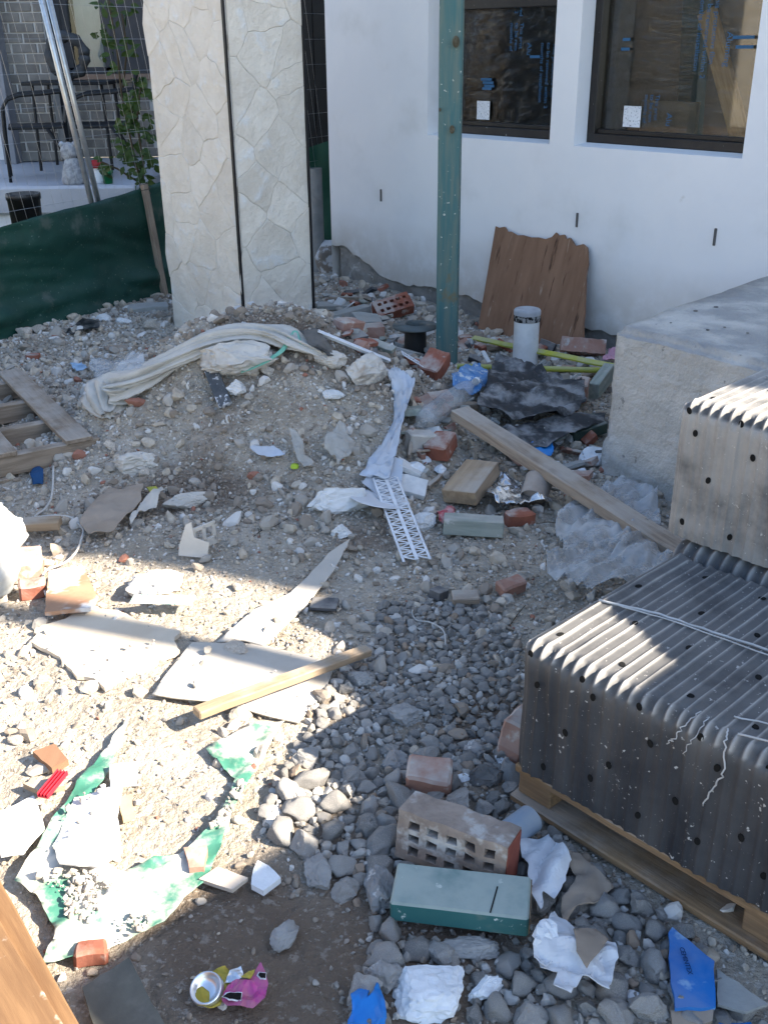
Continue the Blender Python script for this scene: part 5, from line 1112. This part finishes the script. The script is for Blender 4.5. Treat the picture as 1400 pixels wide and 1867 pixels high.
# foam
m_foam = mat('white_foam', (.74, .76, .78), (.66, .68, .70), sc=30, rough=.85, bump=.9, bsc=60, bdist=.005)
lump(785, 1815, .078, .062, .036, m_foam, 'large white foam block lying in front of the stones', 'foam_block', 71, 10, 'foam', planes=14, cut=.6, amp=.3)
lump(887, 1808, .040, .022, .02, m_foam, 'long white foam crumb right of the foam block', 'foam_crumb', 72, 35, 'foam')
shard('foam_shard', 'white pointed foam shard lying beside the beige tile shard', 'foam', [(462, 1585), (470, 1568), (490, 1578), (512, 1600), (480, 1624), (458, 1612)], .014, m_foam, lift=.012)
shard('tile_shard', 'beige four sided tile shard lying on brown dirt', 'tile', [(363, 1602), (398, 1580), (452, 1600), (424, 1622)], .009, m=mat('beige_tile', (.50, .44, .37), (.45, .39, .33), sc=5, rough=.5, bump=.05), lift=.016, jag=.0008)
for k, (px, py, r_, lb) in enumerate(((772, 842, .03, 'white foam crumb touching the red brick half'), (752, 862, .05, 'broad white plaster crumb left of the chunky pine offcut'), (803, 860, .03, 'small white crumb in front of the chunky pine offcut'), (895, 772, .035, 'white foam crumb beside the bottle cap'), (1010, 808, .035, 'white foam bit above the blue film scrap'), (1080, 840, .06, 'white foam heap at the base of the landing'), (1060, 865, .03, 'white crumb below the white foam heap'), (918, 1385, .028, 'white foam crumb at the left pallet corner'), (828, 1405, .016, 'white crumb above the flat brick piece'), (840, 1425, .026, 'white plaster wad behind the cored brick'), (930, 1445, .012, 'tiny white crumb near the grey pipe piece'), (1155, 1828, .02, 'white crumb beside the blue board'), (730, 1820, .016, 'white crumb between glove and foam block'))):
    lump(px, py, r_, r_ * .75, r_ * .6, m_foam, lb, 'foam_crumb', 80 + k, k * 40, 'foam', sub=3, planes=5)
# black speckled stone strip & straps
m_terr = mat('speckled_terrazzo', (.05, .055, .06), (.09, .095, .10), sc=12, rough=.5, spots=[((.45, .46, .48), 30, .56, .62)], bump=.2)
A, B = G(385, 672, .03), G(412, 740, .03)
mk('terrazzo_strip', box((B - A).length, .055, .018, .002, 8, .002, 4), m_terr, None, False, 'black speckled stone strip sticking down the front of the mound', 'stone strip', mw=frame((A + B) / 2, B - A, Vector((-.3, -.5, 1))))
m_strap = mat('green_strap', (.12, .36, .25), (.2, .45, .34), rough=.4, bump=.1)
ribbon('green_strap', 'pale green packing strap looping over the mound top', 'strap', [(436, 680), (475, 665), (515, 640), (532, 612), (540, 604), (548, 630)], [.02, .018, .018, .018, .018, .016], m_strap, .05, .004, 3, n=4, twist=[0, 10, 30, 50, 60, 40])
m_bagc = mat('dirty_clear_bag', (.48, .46, .42), (.38, .36, .32), rough=.4, bump=.5, bsc=18, alpha=(.6, .95, 8))
drape('dirty_plastic_bag', 'dirty crumpled plastic bag half buried in the front of the mound', 'plastic bag', [(600, 790), (622, 770), (645, 800), (640, 835), (615, 845), (590, 825)], m_bagc, step=.012, off=.04, amp=.05, nsc=13, seed=31)
drape('torn_bag_flap', 'pale torn plastic flap sticking out of the mound front', 'plastic scrap', [(525, 795), (545, 790), (560, 830), (575, 848), (555, 850), (535, 825)], m_bagc, step=.012, off=.04, amp=.04, nsc=12, seed=32)
drape('pale_film_scrap', 'pale grey film scrap on the middle of the mound', 'plastic scrap', [(455, 818), (500, 812), (520, 828), (495, 835), (470, 830)], m_strip, step=.012, off=.03, amp=.02, nsc=12, seed=33)
q = G(538, 857); o = mk('bottle_top', lathe([(0, .012), (.014, .012), (.016, 0)], 14), mat('lime_cap', (.40, .55, .04), rough=.4), None, True, 'tiny lime yellow cap on the front of the mound', 'cap'); o.location = (q.x, q.y, hs(q.x, q.y) + .01)
drape('black_film_scrap', 'black plastic scrap lying under the right end of the rag', 'plastic scrap', [(545, 610), (575, 608), (615, 640), (600, 650), (565, 632)], m_blkp, off=.06, amp=.03, nsc=9, seed=34)
drape('black_film_scrap', 'black plastic scrap lying in front of the green fence cloth', 'plastic scrap', [(118, 600), (150, 582), (182, 588), (180, 598), (135, 606)], m_blkp, off=.03, amp=.03, nsc=7, seed=35)
# cords
m_cord = mat('white_cord', (.55, .53, .49), (.45, .43, .4), rough=.7)
def cord(label, px, r_, m, off=.01, name='cord'):
    pts = [G(*p, off) for p in px]; dn = []
    for i in range(len(pts) - 1):
        for k in range(8):
            t = k / 8; p0, p1, p2, p3 = pts[max(i - 1, 0)], pts[i], pts[i + 1], pts[min(i + 2, len(pts) - 1)]
            dn.append(.5 * ((2 * p1) + (p2 - p0) * t + (2 * p0 - 5 * p1 + 4 * p2 - p3) * t * t + (3 * p1 - p0 - 3 * p2 + p3) * t ** 3))
    dn.append(pts[-1]); c0 = dn[0].copy(); o = mk(name, tube([p - c0 for p in dn], r_, 6), m, None, True, label, 'cord'); o.location = c0; return o
cord('white flat cord curling from the pallet corner over the dirt', [(98, 850), (96, 900), (85, 925), (65, 942), (95, 940), (125, 942), (140, 952), (152, 965), (150, 980), (140, 1005), (120, 1025), (85, 1040), (78, 1060), (85, 1085)], .004, m_cord, .02)
cord('thin white cord loop on the dark earth above the gravel', [(790, 1098), (770, 1100), (752, 1112), (758, 1130), (785, 1135), (808, 1150), (812, 1175)], .0022, m_cord, .012)
cord('thin root thread lying over the mound front', [(455, 985), (480, 965), (500, 960), (525, 945)], .0015, m_wire, .01)
# yellow rods
m_yel = mat('yellow_green_rod', (.42, .42, .05), (.34, .36, .06), sc=9, rough=.5, bump=.1, dust=D(.4, 8))
A, B = P(833, 668, .10), P(1122, 676, .10)
mk('yellow_rod', xf(tube([(-.5, 0, 0), (.5, 0, 0)], .014, 12), Matrix.Diagonal(((B - A).length, 1, 1, 1))), m_yel, None, True, 'round yellow rod lying behind the black membrane', 'rod', mw=frame((A + B) / 2, B - A))
A, B = P(862, 616, .05), P(1118, 668, .12)
mk('yellow_tape_bar', box((B - A).length, .035, .012, .002, 20, .003, 2), m_yel, None, False, 'flat yellow bar running from the plywood foot to the landing', 'bar', mw=frame((A + B) / 2, B - A, Vector((0, -.6, 1))))
drape('pink_film_scrap', 'pink plastic scrap squeezed between plywood and landing', 'plastic scrap', [(1095, 655), (1110, 640), (1122, 632), (1124, 658)], mat('pink_film', (.55, .28, .36), rough=.4), off=.05, amp=.03, nsc=14, seed=36)
drape('red_film_scrap', 'small red plastic scrap beside the pale grey painted offcut', 'plastic scrap', [(795, 930), (815, 922), (832, 930), (825, 948), (805, 950)], mat('red_film', (.32, .03, .05), (.5, .3, .3), sc=40, rough=.35), off=.03, amp=.03, nsc=20, step=.01, seed=37)
# clay cup
q = G(975, 952); cu_ = mk('clay_pipe_end', xf(lathe([(.046, 0), (.05, .09), (.05, .10), (.043, .10), (.040, .01), (0, .01)], 22), Matrix.Rotation(R(-65), 4, 'X') @ Matrix.Rotation(R(20), 4, 'Y')), mat('dusty_clay', (.30, .25, .21), (.23, .19, .16), sc=12, dust=D(.5)), None, True, 'dusty clay cup lying on its side under the long plank', 'cup', mw=Matrix.Translation((q.x, q.y + .08, hs(q.x, q.y) + .05)))
# grey PVC piece in front
A, B = P(905, 1530, .05), P(960, 1490, .05); d = (B - A)
mk('grey_pipe_piece', xf(join(lathe([(.030, -.06), (.030, .06)], 24), lathe([(.026, .06), (.026, -.06)], 24), lathe([(.026, -.06), (.030, -.06)], 24), lathe([(.030, .06), (.026, .06)], 24)), Matrix.Rotation(R(90), 4, 'Y')), mat('grey_pvc', (.27, .33, .40), (.24, .30, .37), sc=5, rough=.4, bump=.05, dust=D(.35, 10)), None, True, 'short grey plastic pipe piece behind the cored brick', 'pipe', mw=frame((A + B) / 2 - Vector((0, 0, .012)), d))
# blue board with print
bd = shard('blue_board', 'bright blue plastic board with torn end sticking out from under the pallet', 'board', [(1218, 1700), (1225, 1690), (1302, 1752), (1304, 1835), (1230, 1838), (1222, 1790)], .008, mat('blue_corflute', (.015, .13, .42), (.02, .17, .5), sc=7, rough=.5, bump=.15, spots=[((.22, .38, .6), 14, .6, .7)], dust=D(.2, 8)), lift=.03)
q = P(1240, 1712, .055); textmesh('CEMINTEX', .012, mat('navy_print', (.005, .03, .11), rough=.5, bump=0), 'lettering', bd, Matrix.Translation((q.x - bd.location.x, q.y - bd.location.y, .012)) @ Matrix.Rotation(R(-90), 4, 'Z'))
shard('torn_liner', 'torn brown liner edge below the blue board', 'cardboard', [(1222, 1842), (1300, 1838), (1298, 1862), (1260, 1870), (1228, 1880)], .006, m_card, lift=.02, tilt=(.1, .2))
shard('grey_fibre_scrap', 'grey fibre board scrap under the pallet beside the blue board', 'board', [(1306, 1765), (1400, 1830), (1360, 1845), (1308, 1830)], .006, MATS['grey_offcut'], lift=.02)
drape('blue_film_scrap', 'blue plastic film edge lying beyond the torn liner', 'plastic scrap', [(1310, 1862), (1370, 1858), (1400, 1890), (1310, 1900)], m_bglove, off=.03, amp=.02, nsc=15, step=.012, seed=38)
# crushed can
q = P(378, 1808, .02); can = empty('crushed_can', (q.x, q.y, hs(q.x, q.y)), 'crushed yellow and pink drink can lying on bare dirt', 'can', mw=Matrix.Translation((q.x, q.y, hs(q.x, q.y) + .015)))
m_alu = mat('bare_aluminium', (.70, .72, .75), (.62, .64, .68), rough=.28, metal=.85, bump=.15)
mk('can_base', xf(lathe([(0, -.008), (.012, -.007), (.021, -.002), (.0255, .008), (.0275, .0085), (.029, .003), (.0295, -.004)], 28), Matrix.Translation((0, 0, .014)) @ Matrix.Rotation(R(22), 4, 'X') @ Matrix.Rotation(R(-8), 4, 'Y')), m_alu, can, True)
m_cy = mat('yellow_can_print', (.36, .27, .035), (.45, .36, .06), sc=20, rough=.35, metal=.3, bump=.2)
m_cp = mat('pink_can_print', (.46, .05, .25), (.42, .14, .22), sc=30, rough=.35, metal=.2, bump=.2)
def cansheet(name, pts, m, zz, seed):
    v0 = P(378, 1808, .02); V = []
    bm = bmesh.new(); vs = [bm.verts.new((P(a, b, .02).x - v0.x, P(a, b, .02).y - v0.y, 0)) for a, b in pts]; f = bm.faces.new(vs); bmesh.ops.triangulate(bm, faces=[f]); bmesh.ops.subdivide_edges(bm, edges=list(bm.edges), cuts=3, use_grid_fill=True)
    for v in bm.verts: v.co.z = zz + .008 * mn.noise(v.co * 40 + Vector((seed, 0, 0))) + .004 * mn.noise(v.co * 90)
    bmesh.ops.recalc_face_normals(bm, faces=list(bm.faces)); o = mk(name, bm2(bm), m, can, False); o.modifiers.new('t', 'SOLIDIFY').thickness = .0006; return o
cansheet('torn_side', [(360, 1832), (352, 1800), (365, 1775), (390, 1768), (410, 1760), (422, 1768), (420, 1790), (410, 1815), (402, 1832), (378, 1838)], m_cy, .006, 1)
cansheet('bare_flap', [(410, 1795), (420, 1772), (440, 1765), (445, 1782), (430, 1792)], m_alu, .012, 2)
cansheet('printed_side', [(405, 1828), (415, 1800), (435, 1792), (455, 1796), (466, 1775), (476, 1760), (484, 1775), (490, 1800), (484, 1825), (462, 1842), (440, 1842), (415, 1836)], m_cp, .016, 3)
cansheet('yellow_print_edge', [(440, 1790), (455, 1778), (466, 1774), (458, 1796)], m_cy, .019, 4)
mwp = mat('white_print', (.7, .7, .72), rough=.4, bump=0)
def hexmark(px, py, a, b, m, zz): cansheet('printed_mark', [(px - a, py + b * .1), (px - a * .6, py - b), (px + a, py - b * .8), (px + a * .9, py + b), (px - a * .3, py + b)], m, zz, 5)
hexmark(424, 1825, 19, 8, mwp, .021); hexmark(425, 1826, 17, 6, m_hole, .0235); hexmark(478, 1788, 9, 7, mwp, .021); hexmark(479, 1789, 7, 5, m_hole, .0235)
# white bag at the left edge
m_wbag = mat('white_woven_bag', (.62, .64, .63), (.52, .54, .53), rough=.5, bump=.4, bsc=18, alpha=(.75, 1.0, 6), transl=.25)
q = P(-38, 1130, 0); vb = rock(91, 5, .35, 2, (1, 1, 1), .9)
o = mk('white_plastic_bag', ([Vector((v.x * .15, v.y * .17, v.z * .16)) + Vector((1, 1, 1)) * .012 * mn.noise(v * 3.5) + Vector((1, 0, 1)) * .006 * mn.noise(v * 9) for v in vb[0]], vb[1]), m_wbag, None, True, 'bulging white translucent plastic bag standing beside the pine stub', 'plastic bag', mw=Matrix.Translation((q.x - .055, q.y + .14, hs(q.x, q.y) + .13)))
# clutter that shows near the fence
blockat(270, 565, .25, .12, .03, 15, 0, 0, MATS['grey_offcut'], 'flat_grey_stone', 'flat grey stone slab lying left of the pillar', 'stone', amp=.01)
lump(190, 585, .06, .05, .035, m_wht, 'white lump beside the black scrap near the fence', seed=101)
lump(225, 588, .05, .03, .02, m_wht, 'white crumb in the debris below the fence cloth', seed=102)
blockat(215, 640, .12, .1, .02, 30, 5, 0, m_card, 'cardboard_scrap', 'reddish brown cardboard scrap behind the left pallet', 'cardboard')
blockat(62, 655, .07, .04, .03, 0, 0, 0, m_brick, 'brick_chip', 'dark red brick chip beside the long pallet board', 'brick')
# ================================================================== LOOSE STONES AND RUBBLE
m_grav = mat('grey_gravel', (.33, .32, .305), (.20, .193, .183), sc=14, rough=.92, bump=.8, bsc=30, bdist=.006, rand=.28, dust=((.44, .415, .38), .65, 14, .40, .64), spots=[((.46, .45, .43), 45, .62, .68), ((.30, .22, .16), 4, .62, .75)])
m_rub = mat('pale_rubble', (.53, .48, .41), (.40, .355, .30), sc=10, rough=.95, bump=.8, bsc=25, bdist=.006, rand=.22, spots=[((.60, .59, .57), 9, .6, .72), ((.30, .22, .17), 5, .66, .78)])
m_stuff = mat('mixed_fragments', (.49, .43, .35), (.38, .325, .26), sc=30, rough=.95, bump=.5, bsc=60, attr=('tint', ((.34, .31, .27), .30, .34), ((.56, .54, .51), .66, .70), ((.25, .21, .17), .84, .86), ((.30, .14, .10), .985, .99)))
m_gstuff = mat('gravel_fragments', (.32, .30, .27), (.20, .185, .165), sc=25, rough=.95, bump=.6, bsc=50, attr=('tint', ((.40, .39, .37), .5, .7), ((.26, .20, .15), .88, .9)))
gx_ = [p[0] for p in GRAV]; gy_ = [p[1] for p in GRAV]
rg_ = random.Random(12); placed = []
AV = [tuple(P(a, b)[:2]) + (r,) for a, b, r in ((800, 1560, .07), (880, 1580, .07), (780, 1655, .07), (850, 1670, .07), (910, 1680, .07), (785, 1815, .075), (722, 1400, .04), (660, 1245, .04), (690, 1640, .05), (580, 1610, .04), (935, 1510, .045), (740, 1315, .045), (880, 1430, .04))]
cellg = {}
def free(x, y, r):
    for (a, b, c) in AV:
        if (a - x) ** 2 + (b - y) ** 2 < (c + r * .5) ** 2: return False
    i, j = int(x / .06), int(y / .06)
    for u in range(i - 1, i + 2):
        for v in range(j - 1, j + 2):
            for (a, b, c) in cellg.get((u, v), ()):
                if (a - x) ** 2 + (b - y) ** 2 < ((c + r) * .86) ** 2: return False
    return True
tries = 0
for (rmin, rmax, want, mx) in ((.022, .036, 120, 6000), (.013, .020, 330, 14000), (.008, .013, 1500, 50000)):
    n = 0; tries = 0
    while n < want and tries < mx:
        tries += 1; x, y, r = rg_.uniform(min(gx_), max(gx_)), rg_.uniform(min(gy_), max(gy_)), rg_.uniform(rmin, rmax)
        if not inpoly(x, y, GRAV) or not free(x, y, r) or (r > .021 and y > 1.45 + .5 * rg_.random() ** 2): continue
        # sparse towards the brown dirt
        if fbm(np.array([x]), np.array([y]), 4, 2, 77)[0] < -.14 and rg_.random() < .85: continue
        cellg.setdefault((int(x / .06), int(y / .06)), []).append((x, y, r)); placed.append((r, x, y)); n += 1
placed.sort(reverse=True)
gm = []
for k in range(14):
    vf = rock(200 + k, 3, .5, 13, (1, .85, .75), .48 if k % 2 else .56, .11); me = bpy.data.meshes.new('gravel_stone'); me.from_pydata([tuple(v) for v in vf[0]], [], vf[1]); me.polygons.foreach_set('use_smooth', [k % 2 == 0] * len(me.polygons)); me.materials.append(m_grav); gm.append(me)
def rots(rr): return Matrix.Rotation(rr.uniform(0, 6.28), 4, 'Z') @ Matrix.Rotation(rr.gauss(0, .35), 4, 'X') @ Matrix.Rotation(rr.gauss(0, .35), 4, 'Y')
NS = 300
for (r, x, y) in placed[:NS]:
    link('gravel_stone', rg_.choice(gm), None, 'loose grey stone in the gravel patch beside the pallet', 'stone', 'loose grey stones in the gravel patch', mw=Matrix.Translation((x, y, hf(x, y) + r * .22)) @ rots(rg_) @ Matrix.Diagonal((r * 1.3, r * 1.3, r * 1.3, 1)))
# --- combined loose fragments
def combine(name, X, Y, Rr, sub, m, label, cat, tint, sink=.3, seed=1, flat=.7, nvar=8, zoff=None):
    base = []
    for k in range(nvar):
        vf = rock(seed * 50 + k, sub, .5, 12, (1, .8, flat), .52, .08 if sub > 1 else 0); base.append((np.array([tuple(v) for v in vf[0]]), np.array(vf[1])))
    rng = np.random.default_rng(seed); Z = bilv(HG, X, Y) if zoff is None else bilv(HS, X, Y) + zoff; VV, FF, TT = [], [], []; off = 0; var = rng.integers(0, nvar, len(X))
    for k in range(nvar):
        idx = np.where(var == k)[0]; n = len(idx)
        if not n: continue
        v, f = base[k]; a = rng.uniform(0, 6.28, n); b = rng.normal(0, .5, n); c = rng.normal(0, .5, n)
        ca, sa, cb_, sb, cc, sc_ = np.cos(a), np.sin(a), np.cos(b), np.sin(b), np.cos(c), np.sin(c)
        Rm = np.empty((n, 3, 3)); Rm[:, 0, 0] = ca * cb_; Rm[:, 0, 1] = ca * sb * sc_ - sa * cc; Rm[:, 0, 2] = ca * sb * cc + sa * sc_
        Rm[:, 1, 0] = sa * cb_; Rm[:, 1, 1] = sa * sb * sc_ + ca * cc; Rm[:, 1, 2] = sa * sb * cc - ca * sc_; Rm[:, 2, 0] = -sb; Rm[:, 2, 1] = cb_ * sc_; Rm[:, 2, 2] = cb_ * cc
        s = Rr[idx][:, None, None] * (rng.uniform(.7, 1.4, (n, 1, 3)) * v[None]); q = np.einsum('nij,nkj->nki', Rm, s) + np.stack([X[idx], Y[idx], Z[idx] + Rr[idx] * (.5 - sink)], 1)[:, None, :]
        VV.append(q.reshape(-1, 3)); nv = len(v); FF.append((f[None] + (np.arange(n) * nv + off)[:, None, None]).reshape(-1, 3)); off += n * nv; TT.append(np.repeat(tint[idx], nv))
    VV = np.concatenate(VV); FF = np.concatenate(FF); me = bpy.data.meshes.new(name); me.vertices.add(len(VV)); me.vertices.foreach_set('co', VV.astype(np.float32).ravel()); me.loops.add(len(FF) * 3); me.loops.foreach_set('vertex_index', FF.astype(np.int32).ravel())
    me.polygons.add(len(FF)); me.polygons.foreach_set('loop_start', np.arange(0, len(FF) * 3, 3, dtype=np.int32)); me.polygons.foreach_set('loop_total', np.full(len(FF), 3, dtype=np.int32)); me.polygons.foreach_set('use_smooth', np.zeros(len(FF), dtype=bool)); me.update(calc_edges=True); me.validate()
    at = me.attributes.new('tint', 'FLOAT', 'POINT'); at.data.foreach_set('value', np.concatenate(TT).astype(np.float32)); me.materials.append(m)
    return link(name, me, None, label, cat, None, 'stuff')
rest = placed[NS:]
xs2 = np.array([p[1] for p in rest]); ys2 = np.array([p[2] for p in rest]); rs2 = np.array([p[0] for p in rest])
n2 = 5200; qx2 = RNG.uniform(min(gx_) - .1, max(gx_) + .05, n2); qy2 = RNG.uniform(min(gy_) - .1, max(gy_) + .15, n2)
k2 = inpolyv(qx2 + .05 * RNG.normal(size=n2), qy2 + .05 * RNG.normal(size=n2), GRAV); qx2, qy2 = qx2[k2], qy2[k2]
combine('small_gravel', np.concatenate([xs2, qx2]), np.concatenate([ys2, qy2]), np.concatenate([rs2 * 1.3, RNG.uniform(.003, .010, len(qx2))]), 2, m_gstuff, 'small grey gravel filling the gaps between the loose stones', 'gravel', RNG.uniform(0, 1, len(xs2) + len(qx2)), .12, 5)
# fragments over the whole yard
def tints(X, Y):
    t = RNG.uniform(0, 1, len(X)); b = bilv(brown, X, Y) * RNG.uniform(.3, 1.2, len(X)); t[b > .45] = RNG.uniform(.87, .95, int((b > .45).sum())); return t
def sample(n, rng):
    y = np.sqrt(rng.uniform(1.05 ** 2, 7.2 ** 2, n * 2)); u = rng.uniform(-1, 1, n * 2); x = np.where(u < 0, u * (.85 + .42 * y), u * (.35 + .40 * y))
    wall = (x - W0.x) * WN.x + (y - W0.y) * WN.y; gr = inpolyv(x, y, GRAV)
    g = gau(x, y, -.2, 1.3, .34, .33); br = bilv(brown, x, y)
    dens = .5 + .9 * np.clip(bilv(mound, x, y), 0, 1) + .35 * (fbm(x, y, 3, 3, 91) + .1) * 3 - .22 * inpolyv(x, y, LITP)
    keep = (wall > .03) & (rng.uniform(0, 1, n * 2) < np.clip(dens, .08, 1)) & (rng.uniform(0, 1, n * 2) > g * .93) & (~gr | (rng.uniform(0, 1, n * 2) < .55))
    fence = (x - FA.x) * FN.x + (y - FA.y) * FN.y; keep &= fence > .05
    inp = ((x - PLc.x) * E2.x + (y - PLc.y) * E2.y > 0) & ((x - PLc.x) * E1.x + (y - PLc.y) * E1.y > 0) & ((x - PLc.x) * E2.x + (y - PLc.y) * E2.y < PW) & ((x - PLc.x) * E1.x + (y - PLc.y) * E1.y < PB); keep &= ~inp
    return x[keep], y[keep]
X, Y = sample(76000, RNG)
combine('dirt_crumbs', X, Y, RNG.uniform(.002, .008, len(X)) * (.8 + .12 * Y), 1, m_stuff, 'fine pale crumbs and grit strewn over the ground and mound', 'grit', tints(X, Y), .2, 7, nvar=6)
X, Y = sample(9500, RNG)
combine('rubble_fragments', X, Y, np.minimum(RNG.exponential(.006, len(X)) + .009, .032) * (.75 + .1 * Y), 2, m_stuff, 'pale mortar and plaster fragments strewn over the ground and mound', 'rubble', tints(X, Y), .2, 9)
rm_ = []
for k in range(12):
    vf = rock(400 + k, 3, .5, 14, (1, .8, .6), .5, .09); me = bpy.data.meshes.new('rubble_chunk'); me.from_pydata([tuple(v) for v in vf[0]], [], vf[1]); me.polygons.foreach_set('use_smooth', [False] * len(me.polygons)); me.materials.append(m_rub); rm_.append(me)
X, Y = sample(420, RNG); cnt = 0
for x, y in zip(X, Y):
    if cnt >= 240: break
    if any((x - a) ** 2 + (y - b) ** 2 < .012 for a, b in [(P(720, 1000)[0], P(720, 1000)[1]), (P(380, 1800)[0], P(380, 1800)[1])]): continue
    x, y = float(x), float(y); r = min(.016 + rg_.expovariate(1 / .010), .055) * (.7 + .1 * y); onm = bilv(mound, np.array([x]), np.array([y]))[0] > .4; lit = inpoly(x, y, LITP)
    lb, gp = ('pale rubble chunk lying on the mound', 'rubble chunks on the mound') if onm else (('sunlit white rubble chunk on the bright ground', 'rubble chunks in the sun') if lit else ('pale rubble chunk lying on the shaded ground', 'rubble chunks on the shaded ground'))
    link('rubble_chunk', rg_.choice(rm_), None, lb, 'rubble chunk', gp, mw=Matrix.Translation((x, y, hf(x, y) + r * .25)) @ rots(rg_) @ Matrix.Diagonal((r, r, r, 1))); cnt += 1
# thin twigs and splinters
tw = []
for k in range(90):
    x, y = sample(2, RNG)
    if not len(x): continue
    x, y = float(x[0]), float(y[0]); a = rg_.uniform(0, 6.28); L = rg_.uniform(.03, .12); d = Vector((math.cos(a), math.sin(a), rg_.uniform(-.1, .25))); p0 = Vector((x, y, hf(x, y) + .008)); tw.append(tube([p0, p0 + d * L * .5 + Vector((0, 0, .004)), p0 + d * L], .0014, 4))
mk('twigs', join(*tw), m_stem, None, False, 'thin dry twigs and splinters strewn across the yard', 'twigs', None, 'stuff')

# grit lying on top of the flat sheets in the sun
sx3, sy3, so3 = [], [], []
for (poly, z0, n) in (([(60, 1170), (90, 1120), (200, 1105), (330, 1150), (328, 1186), (192, 1256), (145, 1230)], .026, 20), ([(352, 1172), (470, 1172), (600, 1212), (540, 1310), (415, 1288), (300, 1268)], .026, 12), ([(95, 1535), (135, 1445), (215, 1425), (215, 1495), (220, 1555), (180, 1585), (110, 1575)], .034, 40),
                      ([(70, 1600), (120, 1640), (110, 1740), (190, 1735), (300, 1670), (365, 1612), (400, 1540), (430, 1470), (450, 1430), (430, 1425), (395, 1500), (330, 1560), (230, 1590), (130, 1570)], .026, 900)):
    w2 = [tuple(G(*p, z0)[:2]) for p in poly]; xa, xb = min(p[0] for p in w2), max(p[0] for p in w2); ya, yb = min(p[1] for p in w2), max(p[1] for p in w2)
    X, Y = RNG.uniform(xa, xb, n * 3), RNG.uniform(ya, yb, n * 3); k = inpolyv(X, Y, w2) & (fbm(X, Y, 9, 3, 31) > -.03); sx3.append(X[k][:n]); sy3.append(Y[k][:n]); so3.append(np.full(len(X[k][:n]), z0))
X, Y, Zo = np.concatenate(sx3), np.concatenate(sy3), np.concatenate(so3)
combine('sheet_grit', X, Y, np.minimum(RNG.exponential(.003, len(X)) + .002, .014), 1, m_stuff, 'white grit and crumbs lying on the sunlit sheets', 'grit', RNG.uniform(.36, .8, len(X)), .0, 13, zoff=Zo)
# small broken pieces among the debris between mound, house and landing
dm = [(m_oldw, 'timber splinter'), (m_grn_t, 'painted timber chip'), (m_brick, 'red brick chip'), (m_brickp, 'pink brick chip'), (MATS['grey_offcut'], 'grey tile chip'), (m_wht, 'white plaster chip'), (MATS['dark_slate'], 'dark slate piece')]
zones = [([(590, 540), (720, 530), (800, 640), (760, 690), (640, 640)], 60, 'behind the mound beside the house footing'), ([(900, 800), (1090, 790), (1095, 880), (1000, 900), (930, 850)], 44, 'between the landing and the long plank'), ([(740, 720), (850, 740), (820, 900), (740, 900)], 26, 'between the pale blue strip and the plank'), ([(840, 620), (1100, 650), (1090, 690), (850, 670)], 26, 'around the yellow rods')]
for (poly, n, where) in zones:
    c = 0
    while c < n:
        px, py = rg_.uniform(560, 1110), rg_.uniform(530, 905)
        if not inpoly(px, py, poly): continue
        q = G(px, py); m, nm = rg_.choice(dm); L = rg_.uniform(.04, .12); W = L * rg_.uniform(.25, .8); T = rg_.uniform(.008, .03)
        if 'splinter' in nm: L *= 1.7; W = rg_.uniform(.012, .03)
        mk(nm.replace(' ', '_'), box(L, W, T, .002, 4, .006, c, 20), m, None, False, 'small ' + nm + ' ' + where, 'debris chip', nm + 's ' + where, mw=Matrix.Translation((q.x, q.y, hf(q.x, q.y) + T * .5 + rg_.uniform(0, .03))) @ rots(rg_)); c += 1
